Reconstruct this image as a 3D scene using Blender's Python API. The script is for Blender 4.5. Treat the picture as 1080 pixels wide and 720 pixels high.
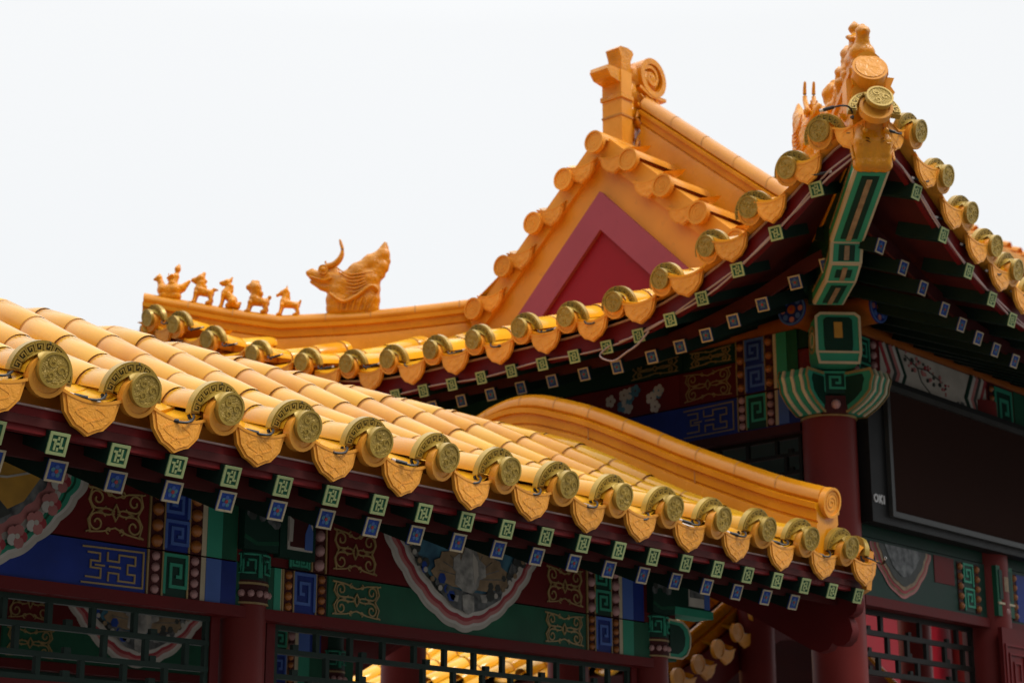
import bpy, bmesh, math, random
from mathutils import Vector, Matrix
random.seed(7)
PI = math.pi
for o in list(bpy.data.objects): bpy.data.objects.remove(o)
SC = bpy.context.scene
COL = SC.collection
EYE = 1.6                                   # eye height above the ground; design heights are relative to the eye

# ------------------------------------------------------------------ camera, sky, sun, exposure
cam = bpy.data.cameras.new('camera'); co = bpy.data.objects.new('camera', cam); COL.objects.link(co)
PSI, PIT = math.radians(41.876), math.radians(15.43)
fw = Vector((math.cos(PSI)*math.cos(PIT), math.sin(PSI)*math.cos(PIT), math.sin(PIT)))
co.location = (0, 0, EYE); co.rotation_euler = fw.to_track_quat('-Z', 'Y').to_euler()
cam.sensor_width = 36; cam.lens = 66.667; cam.clip_start = 0.05; cam.clip_end = 2000
cam.dof.use_dof = True; cam.dof.focus_distance = 5.0; cam.dof.aperture_fstop = 7.0
SC.camera = co
w = bpy.data.worlds.new('World'); SC.world = w; w.use_nodes = True
BACK = .12                                               # brightness of the low sky behind the camera
SUN_EL, SUN_AZ = math.radians(56), math.radians(-62)     # azimuth measured from +X towards +Y
nt = w.node_tree; nt.nodes.clear()
out = nt.nodes.new('ShaderNodeOutputWorld'); bg = nt.nodes.new('ShaderNodeBackground')
sky = nt.nodes.new('ShaderNodeTexSky'); sky.sky_type = 'NISHITA'; sky.sun_disc = False
sky.sun_elevation = SUN_EL; sky.sun_rotation = PI/2 - SUN_AZ; sky.air_density = 1; sky.dust_density = 3
bg.inputs['Strength'].default_value = 0.1
# a closed white overcast deck: mixed over the blue sky, brighter towards the zenith
tc = nt.nodes.new('ShaderNodeTexCoord'); sep = nt.nodes.new('ShaderNodeSeparateXYZ')
rmp = nt.nodes.new('ShaderNodeValToRGB'); nz = nt.nodes.new('ShaderNodeTexNoise'); nz.inputs['Scale'].default_value = 1.6
nz.inputs['Detail'].default_value = 3
e = rmp.color_ramp.elements
e[0].position = 0.0; e[0].color = (7.1, 7.3, 7.5, 1); e[1].position = 0.95; e[1].color = (19.5, 19.5, 19.2, 1)
el = e.new(0.12); el.color = (8.3, 8.5, 8.65, 1)
el = e.new(0.42); el.color = (8.85, 8.95, 9.0, 1)
mixc = nt.nodes.new('ShaderNodeMixRGB'); mixc.inputs['Fac'].default_value = 0.93
mul = nt.nodes.new('ShaderNodeMixRGB'); mul.blend_type = 'MULTIPLY'; mul.inputs['Fac'].default_value = 1
mr = nt.nodes.new('ShaderNodeMapRange'); mr.inputs['To Min'].default_value = .97; mr.inputs['To Max'].default_value = 1.03
L = nt.links.new
L(tc.outputs['Generated'], sep.inputs[0]); L(sep.outputs['Z'], rmp.inputs['Fac']); L(tc.outputs['Generated'], nz.inputs['Vector'])
L(nz.outputs['Fac'], mr.inputs['Value']); L(rmp.outputs['Color'], mul.inputs['Color1']); L(mr.outputs['Result'], mul.inputs['Color2'])
L(sky.outputs['Color'], mixc.inputs['Color1']); # added dimming of the unseen low sky behind the camera, darkens the under-eaves
dot = nt.nodes.new('ShaderNodeVectorMath'); dot.operation = 'DOT_PRODUCT'; dot.inputs[1].default_value = (math.cos(PSI), math.sin(PSI), 0)
m1 = nt.nodes.new('ShaderNodeMapRange'); m1.interpolation_type = 'SMOOTHSTEP'
for k_, v_ in (('From Min', -.35), ('From Max', .55), ('To Min', BACK), ('To Max', 1)): m1.inputs[k_].default_value = v_
m2 = nt.nodes.new('ShaderNodeMapRange'); m2.interpolation_type = 'SMOOTHSTEP'
for k_, v_ in (('From Min', .28), ('From Max', .66), ('To Min', 0), ('To Max', 1)): m2.inputs[k_].default_value = v_
mx_ = nt.nodes.new('ShaderNodeMath'); mx_.operation = 'MAXIMUM'
mul2 = nt.nodes.new('ShaderNodeMixRGB'); mul2.blend_type = 'MULTIPLY'; mul2.inputs['Fac'].default_value = 1
L(tc.outputs['Generated'], dot.inputs[0]); L(dot.outputs['Value'], m1.inputs['Value']); L(sep.outputs['Z'], m2.inputs['Value'])
L(m1.outputs['Result'], mx_.inputs[0]); L(m2.outputs['Result'], mx_.inputs[1]); L(mul.outputs['Color'], mul2.inputs['Color1']); L(mx_.outputs[0], mul2.inputs['Color2'])
L(mul2.outputs['Color'], mixc.inputs['Color2'])
L(mixc.outputs['Color'], bg.inputs['Color']); L(bg.outputs['Background'], out.inputs['Surface'])
sl = bpy.data.lights.new('sun', 'SUN'); so = bpy.data.objects.new('sun', sl); COL.objects.link(so)
sl.energy = 1.5; sl.angle = math.radians(14); sl.color = (1, .95, .86)
sd = Vector((math.cos(SUN_AZ)*math.cos(SUN_EL), math.sin(SUN_AZ)*math.cos(SUN_EL), math.sin(SUN_EL)))
so.rotation_euler = (-sd).to_track_quat('-Z', 'Y').to_euler(); so.location = (0, 0, 30)
SC.view_settings.view_transform = 'Standard'; SC.view_settings.look = 'None'
SC.view_settings.exposure = 0.15; SC.view_settings.gamma = 1; SC.view_settings.use_curve_mapping = False
SC.render.engine = 'CYCLES'

# ------------------------------------------------------------------ materials
def mat(name, col, rough=.5, var=.12, scale=9, bump=0, bscale=40, coat=0, metal=0, col2=None, dirt=0, spec=.5, vor=0):
    if dirt == 0 and (name.endswith('_paint') or name.startswith(('stripe', 'rafter', 'deep', 'cream', 'pale_green', 'gold_line', 'purlin', 'painted'))): dirt = .45
    m = bpy.data.materials.new(name); m.use_nodes = True
    n = m.node_tree; b = n.nodes['Principled BSDF']
    b.inputs['Roughness'].default_value = rough; b.inputs['Metallic'].default_value = metal
    b.inputs['Specular IOR Level'].default_value = spec
    if coat: b.inputs['Coat Weight'].default_value = coat; b.inputs['Coat Roughness'].default_value = .15
    t = n.nodes.new('ShaderNodeTexCoord'); geo = n.nodes.new('ShaderNodeNewGeometry')
    nz = n.nodes.new('ShaderNodeTexNoise'); nz.inputs['Scale'].default_value = scale; nz.inputs['Detail'].default_value = 5
    n.links.new(geo.outputs['Position'], nz.inputs['Vector'])
    rp = n.nodes.new('ShaderNodeValToRGB')
    c = Vector(col); c2 = Vector(col2) if col2 else c*(1+var); c1 = c*(1-var)
    rp.color_ramp.elements[0].position = .3; rp.color_ramp.elements[1].position = .72
    rp.color_ramp.elements[0].color = (*c1, 1); rp.color_ramp.elements[1].color = (*c2, 1)
    n.links.new(nz.outputs['Fac'], rp.inputs['Fac'])
    last = rp.outputs['Color']
    if dirt:
        n2 = n.nodes.new('ShaderNodeTexNoise'); n2.inputs['Scale'].default_value = 17; n2.inputs['Detail'].default_value = 8
        n2.inputs['Roughness'].default_value = .7
        n.links.new(geo.outputs['Position'], n2.inputs['Vector'])
        r2 = n.nodes.new('ShaderNodeValToRGB'); r2.color_ramp.elements[0].position = .60; r2.color_ramp.elements[1].position = .74
        r2.color_ramp.elements[0].color = (0, 0, 0, 1); r2.color_ramp.elements[1].color = (dirt, dirt, dirt, 1)
        n.links.new(n2.outputs['Fac'], r2.inputs['Fac'])
        mx = n.nodes.new('ShaderNodeMixRGB'); mx.inputs['Color2'].default_value = (*(c*.35+Vector((.03, .025, .02))), 1)
        n.links.new(r2.outputs['Color'], mx.inputs['Fac']); n.links.new(last, mx.inputs['Color1']); last = mx.outputs['Color']
    oi = n.nodes.new('ShaderNodeObjectInfo'); mo = n.nodes.new('ShaderNodeMapRange'); mo.inputs['To Min'].default_value = .84; mo.inputs['To Max'].default_value = 1.08
    mm = n.nodes.new('ShaderNodeMixRGB'); mm.blend_type = 'MULTIPLY'; mm.inputs['Fac'].default_value = 1
    n.links.new(oi.outputs['Random'], mo.inputs['Value']); n.links.new(last, mm.inputs['Color1']); n.links.new(mo.outputs['Result'], mm.inputs['Color2']); last = mm.outputs['Color']
    n.links.new(last, b.inputs['Base Color'])
    rr = n.nodes.new('ShaderNodeMapRange'); rr.inputs['To Min'].default_value = max(.03, rough-.08); rr.inputs['To Max'].default_value = rough+.1
    n.links.new(nz.outputs['Fac'], rr.inputs['Value']); n.links.new(rr.outputs['Result'], b.inputs['Roughness'])
    if bump:
        bp = n.nodes.new('ShaderNodeBump'); bp.inputs['Strength'].default_value = bump; bp.inputs['Distance'].default_value = .006
        if vor:
            vn = n.nodes.new('ShaderNodeTexVoronoi'); vn.feature = 'SMOOTH_F1'; vn.inputs['Scale'].default_value = vor
            nn = n.nodes.new('ShaderNodeTexNoise'); nn.inputs['Scale'].default_value = bscale; nn.inputs['Detail'].default_value = 2
            nn.inputs['Distortion'].default_value = 2.5
            ad = n.nodes.new('ShaderNodeMath'); ad.operation = 'ADD'
            n.links.new(geo.outputs['Position'], vn.inputs['Vector']); n.links.new(geo.outputs['Position'], nn.inputs['Vector'])
            n.links.new(vn.outputs['Distance'], ad.inputs[0]); n.links.new(nn.outputs['Fac'], ad.inputs[1])
            n.links.new(ad.outputs[0], bp.inputs['Height'])
        else:
            nn = n.nodes.new('ShaderNodeTexNoise'); nn.inputs['Scale'].default_value = bscale; nn.inputs['Detail'].default_value = 4
            n.links.new(geo.outputs['Position'], nn.inputs['Vector']); n.links.new(nn.outputs['Fac'], bp.inputs['Height'])
        n.links.new(bp.outputs['Normal'], b.inputs['Normal'])
    return m
M = {}
M['tile'] = mat('yellow_glazed_tile', (.84, .39, .012), .18, .10, 5, .10, 30, .08, 0, (.88, .45, .026), .2, spec=.28)
M['tile2'] = mat('amber_glazed_tile', (.76, .305, .008), .22, .10, 7, .12, 24, .08, 0, (.84, .40, .02), .28, spec=.28)
M['tile3'] = mat('pale_glazed_tile', (.86, .43, .020), .18, .10, 4, .10, 34, .08, 0, (.88, .48, .035), .18, spec=.28)
M['ridge'] = mat('orange_ridge_tile', (.72, .255, .004), .26, .10, 5, .15, 26, 0, 0, (.80, .32, .010), .3, spec=.35)
M['tileb'] = mat('orange_glazed_tile', (.86, .335, .030), .28, .10, 6, .15, 26, 0, 0, (.90, .39, .05), .28, spec=.3)
M['relief'] = mat('moulded_yellow_tile', (.88, .365, .045), .32, .08, 12, .4, 45, 0, 0, None, .16, vor=48, spec=.3)
M['figure'] = mat('orange_glazed_figure', (.76, .295, .006), .20, .14, 18, .4, 70, 0, 0, None, .25, vor=60, spec=.4)
M['mortar'] = mat('brown_joint', (.52, .22, .04), .8, .2)
M['gold'] = mat('gold_lamp_paint', (.41, .265, .04), .36, .12, 20, .7, 110, 0, .25, vor=90)
M['golddk'] = mat('dark_gold_groove', (.055, .043, .012), .6, .2)
M['goldedge'] = mat('gold_lamp_edge', (.44, .29, .048), .34, .12, 20, 0, 110, 0, .25)
M['black'] = mat('black_rubber', (.012, .012, .013), .5, .2)
M['white'] = mat('plain_white', (.7, .68, .65), .5, .1)
M['wire'] = mat('pinkish_wire', (.42, .30, .28), .5, .1)
M['red'] = mat('red_lacquer', (.11, .007, .007), .55, .15, 6, .08, 60, 0, 0, None, .25, spec=.18)
M['redcol'] = mat('column_red', (.17, .020, .017), .48, .12, 4, .05, 30, 0, 0, None, .25, spec=.18)
M['redfas'] = mat('fascia_red', (.13, .006, .007), .5, .12, 5, spec=.18)
M['reddk'] = mat('dark_maroon', (.055, .010, .010), .6, .2, 6, spec=.18)
M['maroon'] = mat('soffit_maroon', (.07, .010, .009), .6, .2, 6, spec=.18)
M['gabred'] = mat('gable_red', (.30, .012, .022), .42, .08, 3, .1, 20, 0, 0, None, .35, spec=.18)
M['gabpink'] = mat('gable_pink_board', (.38, .075, .11), .5, .07, 3, .1, 20, 0, 0, None, .35, spec=.18)
M['gabyel'] = mat('gable_ochre', (.72, .27, .014), .42, .12, 3, .1, 20, 0, 0, None, .35)
M['green'] = mat('beam_green', (.012, .085, .045), .5, .25, 6, 0, 40, 0, 0, None, .5, spec=.18)
M['greenlt'] = mat('stripe_green', (.035, .27, .17), .5, .1, 8, spec=.18)
M['greendk'] = mat('deep_green', (.007, .036, .024), .5, .15, 8, spec=.18)
M['greenraf'] = mat('rafter_green', (.006, .020, .014), .55, .15, 8, spec=.18)
M['blue'] = mat('beam_blue', (.012, .030, .20), .5, .25, 6, 0, 40, 0, 0, None, .5, spec=.18)
M['bluelt'] = mat('stripe_blue', (.07, .14, .42), .5, .1, 8, spec=.18)
M['bluemd'] = mat('rafter_blue', (.02, .06, .30), .5, .2, 20, spec=.18)
M['cream'] = mat('cream_line', (.52, .44, .30), .55, .1, 8, spec=.18)
M['paleg'] = mat('pale_green_line', (.32, .38, .17), .5, .1, 8, spec=.18)
M['goldln'] = mat('gold_line', (.30, .20, .07), .45, .15, 20)
M['orb'] = mat('orange_bead', (.34, .11, .02), .35, .12, 20)
M['pinkb'] = mat('pink_bead', (.42, .22, .21), .4, .12, 20)
M['white_p'] = mat('white_paint', (.55, .52, .48), .6, .1, 12)
M['pink_p'] = mat('pink_paint', (.45, .16, .15), .6, .15, 12)
M['red_p'] = mat('crimson_paint', (.34, .03, .04), .6, .15, 12)
M['dark_p'] = mat('dark_band_paint', (.035, .04, .035), .6, .4, 30)
M['teal_p'] = mat('painted_sky', (.03, .13, .24), .6, .5, 14, col2=(.08, .26, .36))
M['tan_p'] = mat('painted_fan', (.26, .17, .09), .6, .3, 24, col2=(.36, .25, .14))
M['rock_p'] = mat('painted_rock', (.05, .065, .08), .6, .8, 28, col2=(.20, .21, .21))
M['bird_p'] = mat('painted_plumage', (.22, .22, .21), .6, .3, 30, col2=(.48, .46, .42))
M['ivory_p'] = mat('painted_ivory', (.48, .44, .38), .6, .2, 10, col2=(.56, .52, .46))
M['yellow_p'] = mat('painted_yellow', (.50, .26, .03), .6, .2, 14)
M['lattice'] = mat('lattice_green', (.014, .032, .024), .5, .2, 12, spec=.18)
M['latdk'] = mat('lattice_dark', (.012, .011, .009), .5, .2, 12, spec=.18)
M['frame'] = mat('screen_frame', (.010, .010, .010), .5, .2, 12, spec=.18)
M['framelt'] = mat('screen_bezel', (.045, .045, .043), .35, .2, 12, spec=.18)
M['screen'] = mat('screen_face', (.034, .0165, .013), .8, .05, 3, spec=.02)
M['letter'] = mat('screen_letter', (.5, .5, .5), .5, .05)
M['orange_p'] = mat('purlin_orange', (.33, .09, .012), .5, .15, 10, spec=.18)
M['stone'] = mat('paving', (.13, .125, .12), .8, .25, 3, .2, 20)
M['ceil'] = mat('ceiling_green', (.012, .03, .025), .7, .3, 6, spec=.18)

# ------------------------------------------------------------------ mesh builder
ORIG = {}
class MB:
    def __init__(s): s.v = []; s.f = []; s.m = []; s.sm = []; s.mats = []
    def mi(s, k):
        if k not in s.mats: s.mats.append(k)
        return s.mats.index(k)
    def add(s, vs, fs, m, smooth=False):
        b = len(s.v); s.v += [Vector(p) for p in vs]; k = s.mi(m)
        for f in fs: s.f.append([i+b for i in f]); s.m.append(k); s.sm.append(smooth)
    def box(s, x0, x1, y0, y1, z0, z1, m):
        s.fbox(WORLD, x0, x1, z0, z1, -y1, -y0, m)
    def fbox(s, fr, u0, u1, v0, v1, n0, n1, m):
        O, U, V, N = fr
        p = [O+U*u+V*v+N*n for n in (n0, n1) for v in (v0, v1) for u in (u0, u1)]
        s.add(p, [(0, 2, 3, 1), (4, 5, 7, 6), (0, 1, 5, 4), (2, 6, 7, 3), (0, 4, 6, 2), (1, 3, 7, 5)], m)
    def prism(s, fr, pts, n0, n1, m, mside=None, smooth=False):
        O, U, V, N = fr; k = len(pts)
        a = [O+U*u+V*v+N*n0 for u, v in pts]; b = [O+U*u+V*v+N*n1 for u, v in pts]
        s.add(a+b, [tuple(range(k-1, -1, -1)), tuple(range(k, 2*k))], m)
        s.add(a+b, [(i, (i+1) % k, k+(i+1) % k, k+i) for i in range(k)], mside or m, smooth)
    def fan(s, fr, c, pts, n, m):
        O, U, V, N = fr; q = [O+U*c[0]+V*c[1]+N*n]+[O+U*u+V*v+N*n for u, v in pts]
        s.add(q, [(0, i, i+1) for i in range(1, len(pts))], m)
    def ribbon(s, fr, pts, wd, n0, n1, m, closed=False):
        O, U, V, N = fr; P = [Vector(p) for p in pts]; k = len(P); l = []; r = []
        for i in range(k):
            a = P[i-1] if (i > 0 or closed) else None; c = P[(i+1) % k] if (i < k-1 or closed) else None
            d1 = (P[i]-a).normalized() if a is not None else (c-P[i]).normalized()
            d2 = (c-P[i]).normalized() if c is not None else d1
            t = d1+d2
            t = t.normalized() if t.length > 1e-6 else d1
            nn = Vector((-t.y, t.x)); h = wd/2/max(.5, nn.dot(Vector((-d1.y, d1.x))))
            l.append(P[i]+nn*h); r.append(P[i]-nn*h)
        def q(p, n): return O+U*p.x+V*p.y+N*n
        vs = [q(p, n1) for p in l]+[q(p, n1) for p in r]+[q(p, n0) for p in l]+[q(p, n0) for p in r]
        fs = []
        for i in range(k if closed else k-1):
            j = (i+1) % k
            fs += [(i, k+i, k+j, j), (2*k+i, i, j, 2*k+j), (k+i, 3*k+i, 3*k+j, k+j)]
        s.add(vs, fs, m)
    def tube(s, path, rad, m, seg=8, caps=True):
        P = [Vector(p) for p in path]; k = len(P); vs = []; fs = []
        R = rad if isinstance(rad, (list, tuple)) else [rad]*k
        up = Vector((0, 0, 1))
        for i in range(k):
            t = (P[min(i+1, k-1)]-P[max(i-1, 0)]).normalized()
            a = t.cross(up)
            if a.length < 1e-3: a = t.cross(Vector((1, 0, 0)))
            a.normalize(); b = a.cross(t)
            vs += [P[i]+(a*math.cos(2*PI*j/seg)+b*math.sin(2*PI*j/seg))*R[i] for j in range(seg)]
        for i in range(k-1):
            fs += [(i*seg+j, i*seg+(j+1) % seg, (i+1)*seg+(j+1) % seg, (i+1)*seg+j) for j in range(seg)]
        s.add(vs, fs, m, True)
        if caps: s.add(vs[:seg]+vs[-seg:], [tuple(range(seg)), tuple(range(2*seg-1, seg-1, -1))], m)
    def sphere(s, c, r, m, n=8, sq=(1, 1, 1)):
        vs = []; fs = []; c = Vector(c)
        for i in range(n//2+1):
            th = PI*i/(n//2)
            for j in range(n):
                ph = 2*PI*j/n
                vs.append(c+Vector((math.sin(th)*math.cos(ph)*sq[0], math.sin(th)*math.sin(ph)*sq[1], math.cos(th)*sq[2]))*r)
        for i in range(n//2):
            for j in range(n):
                a, b2 = i*n+j, i*n+(j+1) % n
                if i == 0: fs.append((a, a+n, b2+n))
                elif i == n//2-1: fs.append((a, a+n, b2))
                else: fs.append((a, a+n, b2+n, b2))
        s.add(vs, fs, m, True)
    def disc(s, fr, c, r, n0, n1, m, seg=24, sq=1):
        pts = [(c[0]+r*math.cos(2*PI*i/seg), c[1]+r*sq*math.sin(2*PI*i/seg)) for i in range(seg)]
        s.prism(fr, pts, n0, n1, m, None, True)
    def ring(s, fr, c, r0, r1, n0, n1, m, a0=0, a1=2*PI, seg=24):
        O, U, V, N = fr; vs = []; full = abs(a1-a0-2*PI) < 1e-6; k = seg if full else seg+1
        for i in range(k):
            a = a0+(a1-a0)*i/seg
            d = U*math.cos(a)+V*math.sin(a); C0 = O+U*c[0]+V*c[1]
            vs += [C0+d*r0+N*n0, C0+d*r1+N*n0, C0+d*r1+N*n1, C0+d*r0+N*n1]
        fs = []
        for i in range(seg):
            a, b = 4*i, 4*((i+1) % k)
            fs += [(a+1, b+1, b+2, a+2), (a+2, b+2, b+3, a+3), (a+3, b+3, b, a), (a, b, b+1, a+1)]
        s.add(vs, fs, m, True)
        if not full: s.add(vs[:4]+vs[-4:], [(0, 1, 2, 3), (7, 6, 5, 4)], m)
    def sweep(s, path, lat, prof, m, mats=None, caps=True):
        """profile of (lateral, up) points swept along a path; lat = constant lateral vector"""
        P = [Vector(p) for p in path]; k = len(P); q = len(prof); vs = []
        lat = Vector(lat).normalized()
        for i in range(k):
            for a, b in prof: vs.append(P[i]+lat*a+Vector((0, 0, b)))
        for j in range(q):
            fs = [(i*q+j, i*q+(j+1) % q, (i+1)*q+(j+1) % q, (i+1)*q+j) for i in range(k-1)]
            s.add(vs, fs, mats[j] if mats else m, True)
        if caps: s.add(vs[:q]+vs[-q:], [tuple(range(q)), tuple(range(2*q-1, q-1, -1))], m)
    def xform(s, mtx, start=0):
        for i in range(start, len(s.v)): s.v[i] = mtx @ s.v[i]
    def build(s, name, parent=None, loc=None):
        me = bpy.data.meshes.new(name)
        if parent is not None: off = ORIG[parent.name]
        elif loc is not None: off = Vector(loc)
        else: off = Vector((0, 0, -EYE))
        me.from_pydata([tuple(p-off) for p in s.v], [], s.f)
        for k in s.mats: me.materials.append(M[k])
        me.polygons.foreach_set('material_index', s.m); me.polygons.foreach_set('use_smooth', s.sm)
        bm = bmesh.new(); bm.from_mesh(me); bmesh.ops.remove_doubles(bm, verts=bm.verts, dist=1e-5)
        bmesh.ops.recalc_face_normals(bm, faces=bm.faces); bm.to_mesh(me); bm.free()
        me.set_sharp_from_angle(angle=math.radians(42))
        o = bpy.data.objects.new(name, me); COL.objects.link(o)
        if parent is not None: o.parent = parent; ORIG[o.name] = off
        else: o.location = off+Vector((0, 0, EYE)); ORIG[o.name] = off
        return o
V3 = Vector
WORLD = (V3((0, 0, 0)), V3((1, 0, 0)), V3((0, 0, 1)), V3((0, -1, 0)))     # u = x, v = z, n = -y
def front(y): return (V3((0, y, 0)), V3((1, 0, 0)), V3((0, 0, 1)), V3((0, -1, 0)))
def leftf(x): return (V3((x, 0, 0)), V3((0, -1, 0)), V3((0, 0, 1)), V3((-1, 0, 0)))   # u = -y
def tag(o, label=None, cat=None, group=None, kind=None):
    if label: o['label'] = label
    if cat: o['category'] = cat
    if group: o['group'] = group
    if kind: o['kind'] = kind
    return o
def thing(name, label, cat, loc=(0, 0, 0), group=None, proto=False):
    o = bpy.data.objects.new(name, None); COL.objects.link(o); o.empty_display_size = .1
    ORIG[o.name] = V3(loc)
    o.location = V3(loc) if proto else V3(loc)+V3((0, 0, EYE))
    return tag(o, label, cat, group)
def dup(o, parent=None):
    c = o.copy(); COL.objects.link(c); c.parent = parent
    for ch in o.children: dup(ch, c)
    return c
def place(o, p, rz=0, rx=0):
    o.location = V3(p)+V3((0, 0, EYE)); o.rotation_mode = 'XYZ'; o.rotation_euler = (rx, 0, rz); return o
def smooth_path(pts, n=6):
    """Catmull-Rom through points"""
    P = [V3(p) for p in pts]; out = []
    for i in range(len(P)-1):
        a = P[max(i-1, 0)]; b = P[i]; c = P[i+1]; d = P[min(i+2, len(P)-1)]
        for j in range(n):
            t = j/n
            out.append(.5*((2*b)+(c-a)*t+(2*a-5*b+4*c-d)*t*t+(3*b-a-3*c+d)*t**3))
    out.append(P[-1]); return out
def resample(path, step):
    P = [V3(p) for p in path]; out = [P[0]]; acc = 0
    for i in range(1, len(P)):
        seg = (P[i]-P[i-1]).length; d = step-acc
        while d <= seg+1e-9: out.append(P[i-1].lerp(P[i], d/seg)); d += step
        acc = seg-(d-step)
    if (out[-1]-P[-1]).length > step*.25: out.append(P[-1])
    else: out[-1] = P[-1]
    return out
def interp(tab, x):
    if x <= tab[0][0]: return tab[0][1]
    for (a, b), (c, d) in zip(tab, tab[1:]):
        if x <= c: t = (x-a)/(c-a); return b+(d-b)*t
    return tab[-1][1]

# ------------------------------------------------------------------ roof tiles
def tube_row(mb, path, lat, R=.062, step=.2, m='tile', seg=12, first=None):
    """a row of half-round cover tiles; path runs from the eave up; lat = lateral direction"""
    pts = resample(path, step); lat = V3(lat).normalized()
    jit = random.uniform(-.012, .012)
    for i in range(len(pts)-1):
        a, b = pts[i], pts[i+1]; t = (b-a).normalized(); n = lat.cross(t)
        if n.z < 0: n = -n
        j1, j2 = random.uniform(-.002, .002), random.uniform(-.002, .002)
        a2 = a+n*j1+lat*j2; b2 = b+n*j1-lat*j2
        r0, r1 = R*random.uniform(.99, 1.012), R*.955
        vs = []
        ln = (b-a).length
        for (c, r) in ((a2, r0*.97), (a2+t*.008, r0), (b2-t*.012, r1), (b2-t*.008, r1*.965), (b2+t*.004, r1*.965)):
            for k in range(seg+1):
                an = PI*(k/seg)*1.0
                vs.append(c+lat*(r*math.cos(an))+n*(r*math.sin(an)))
        q = seg+1; mt = random.choice(('tile', 'tile', 'tile2', 'tile3', 'tile3', 'tile')) if m == 'tile' else m
        for L_, mm in ((0, mt), (1, mt), (2, 'mortar'), (3, 'mortar')):
            mb.add(vs[L_*q:(L_+2)*q], [(k, k+1, q+k+1, q+k) for k in range(seg)], mm, True)
def pan_row(mb, path, lat, W, step=.2, m='tile', depth=.03, seg=6):
    pts = resample(path, step); lat = V3(lat).normalized()
    for i in range(len(pts)-1):
        a, b = pts[i], pts[i+1]; t = (b-a).normalized(); n = lat.cross(t)
        if n.z < 0: n = -n
        vs = []
        for c, up in ((a, -.012), (a, .004), (b, -.004)):
            for k in range(seg+1):
                x = -1+2*k/seg
                vs.append(c+lat*(x*W/2)+n*(up-depth*(1-x*x)+.012))
        q = seg+1
        mb.add(vs, [(k, k+1, q+k+1, q+k) for k in range(2*q-1) if (k % q) != seg], m, True)
def local_frame(): return (V3((0, 0, 0)), V3((1, 0, 0)), V3((0, 0, 1)), V3((0, -1, 0)))
LF = local_frame()
TILT = Matrix.Rotation(math.radians(14), 4, 'X')      # tile ends look slightly downwards
def tile_end_mesh(R=.0545):
    mb = MB(); mb.disc(LF, (0, 0), R, -.005, .016, 'tileb', 28)
    mb.ring(LF, (0, 0), R*.80, R, .016, .021, 'tileb'); mb.disc(LF, (0, 0), R*.78, .016, .0185, 'relief', 24)
    mb.xform(TILT); return mb
def spiral_end_mesh(R=.06):
    mb = MB(); mb.disc(LF, (0, 0), R, -.005, .016, 'tileb', 28); mb.ring(LF, (0, 0), R*.84, R, .016, .022, 'tileb')
    sp = [(R*.72*(1-k/40)*math.cos(k*.42), R*.72*(1-k/40)*math.sin(k*.42)) for k in range(36)]
    mb.ribbon(LF, sp, .006, .015, .0178, 'tileb'); return mb
def drip_mesh(w=.090, h=.108):
    pts = []
    for k in range(9):                                   # sagging top edge
        x = -1+k/4; pts.append((x*w, -.018*(1-x*x)-.0))
    for k in range(1, 12):                               # lobed pointed lip
        t = k/12; x = w*(1-2*t); s_ = 1-abs(2*t-1)
        y = -h*.90*((1-abs(x/w)**2.1)**.56)-.003*math.sin(t*PI*6)**2-(.010 if abs(t-.5) < .02 else 0)
        pts.append((x, y-.002))
    mb = MB(); mb.prism(LF, pts, 0, .013, 'tileb')
    ins = [(x*.86, (y+.03)*.84-.034) for x, y in pts]
    mb.prism(LF, ins, .0125, .0165, 'relief')
    top = [(-w+2*w*k/12, -.018*(1-(-1+k/6)**2)) for k in range(13)]
    mb.ribbon(LF, [(x, y-.004) for x, y in top], .008, .005, .018, 'tileb')
    # relief scroll
    for sx in (-1, 1):
        sc = [(sx*(.014+.030*math.sin(k*.55)), -.035-.05*k/9) for k in range(10)]
        mb.ribbon(LF, sc, .004, .015, .0175, 'relief')
    # short tail of the pan tile behind the lip
    vs = []
    for y in (0, .055, .19):
        for k in range(9):
            x = -1+k/4; vs.append(V3((x*w*1.06, y+.004, -.018*(1-x*x)+.012*abs(x)**5+y*.26)))
    mb.add(vs, [(k, k+1, 10+k, 9+k) for k in range(17) if k != 8 and not (k < 8 and 1 < k < 6)], 'tile', True)
    mb.add(vs, [(k, k+1, 10+k, 9+k) for k in range(2, 6)], 'white', True)  # plain white strip down the middle of the tail
    mb.xform(Matrix.Rotation(math.radians(4), 4, 'X')); return mb
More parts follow.
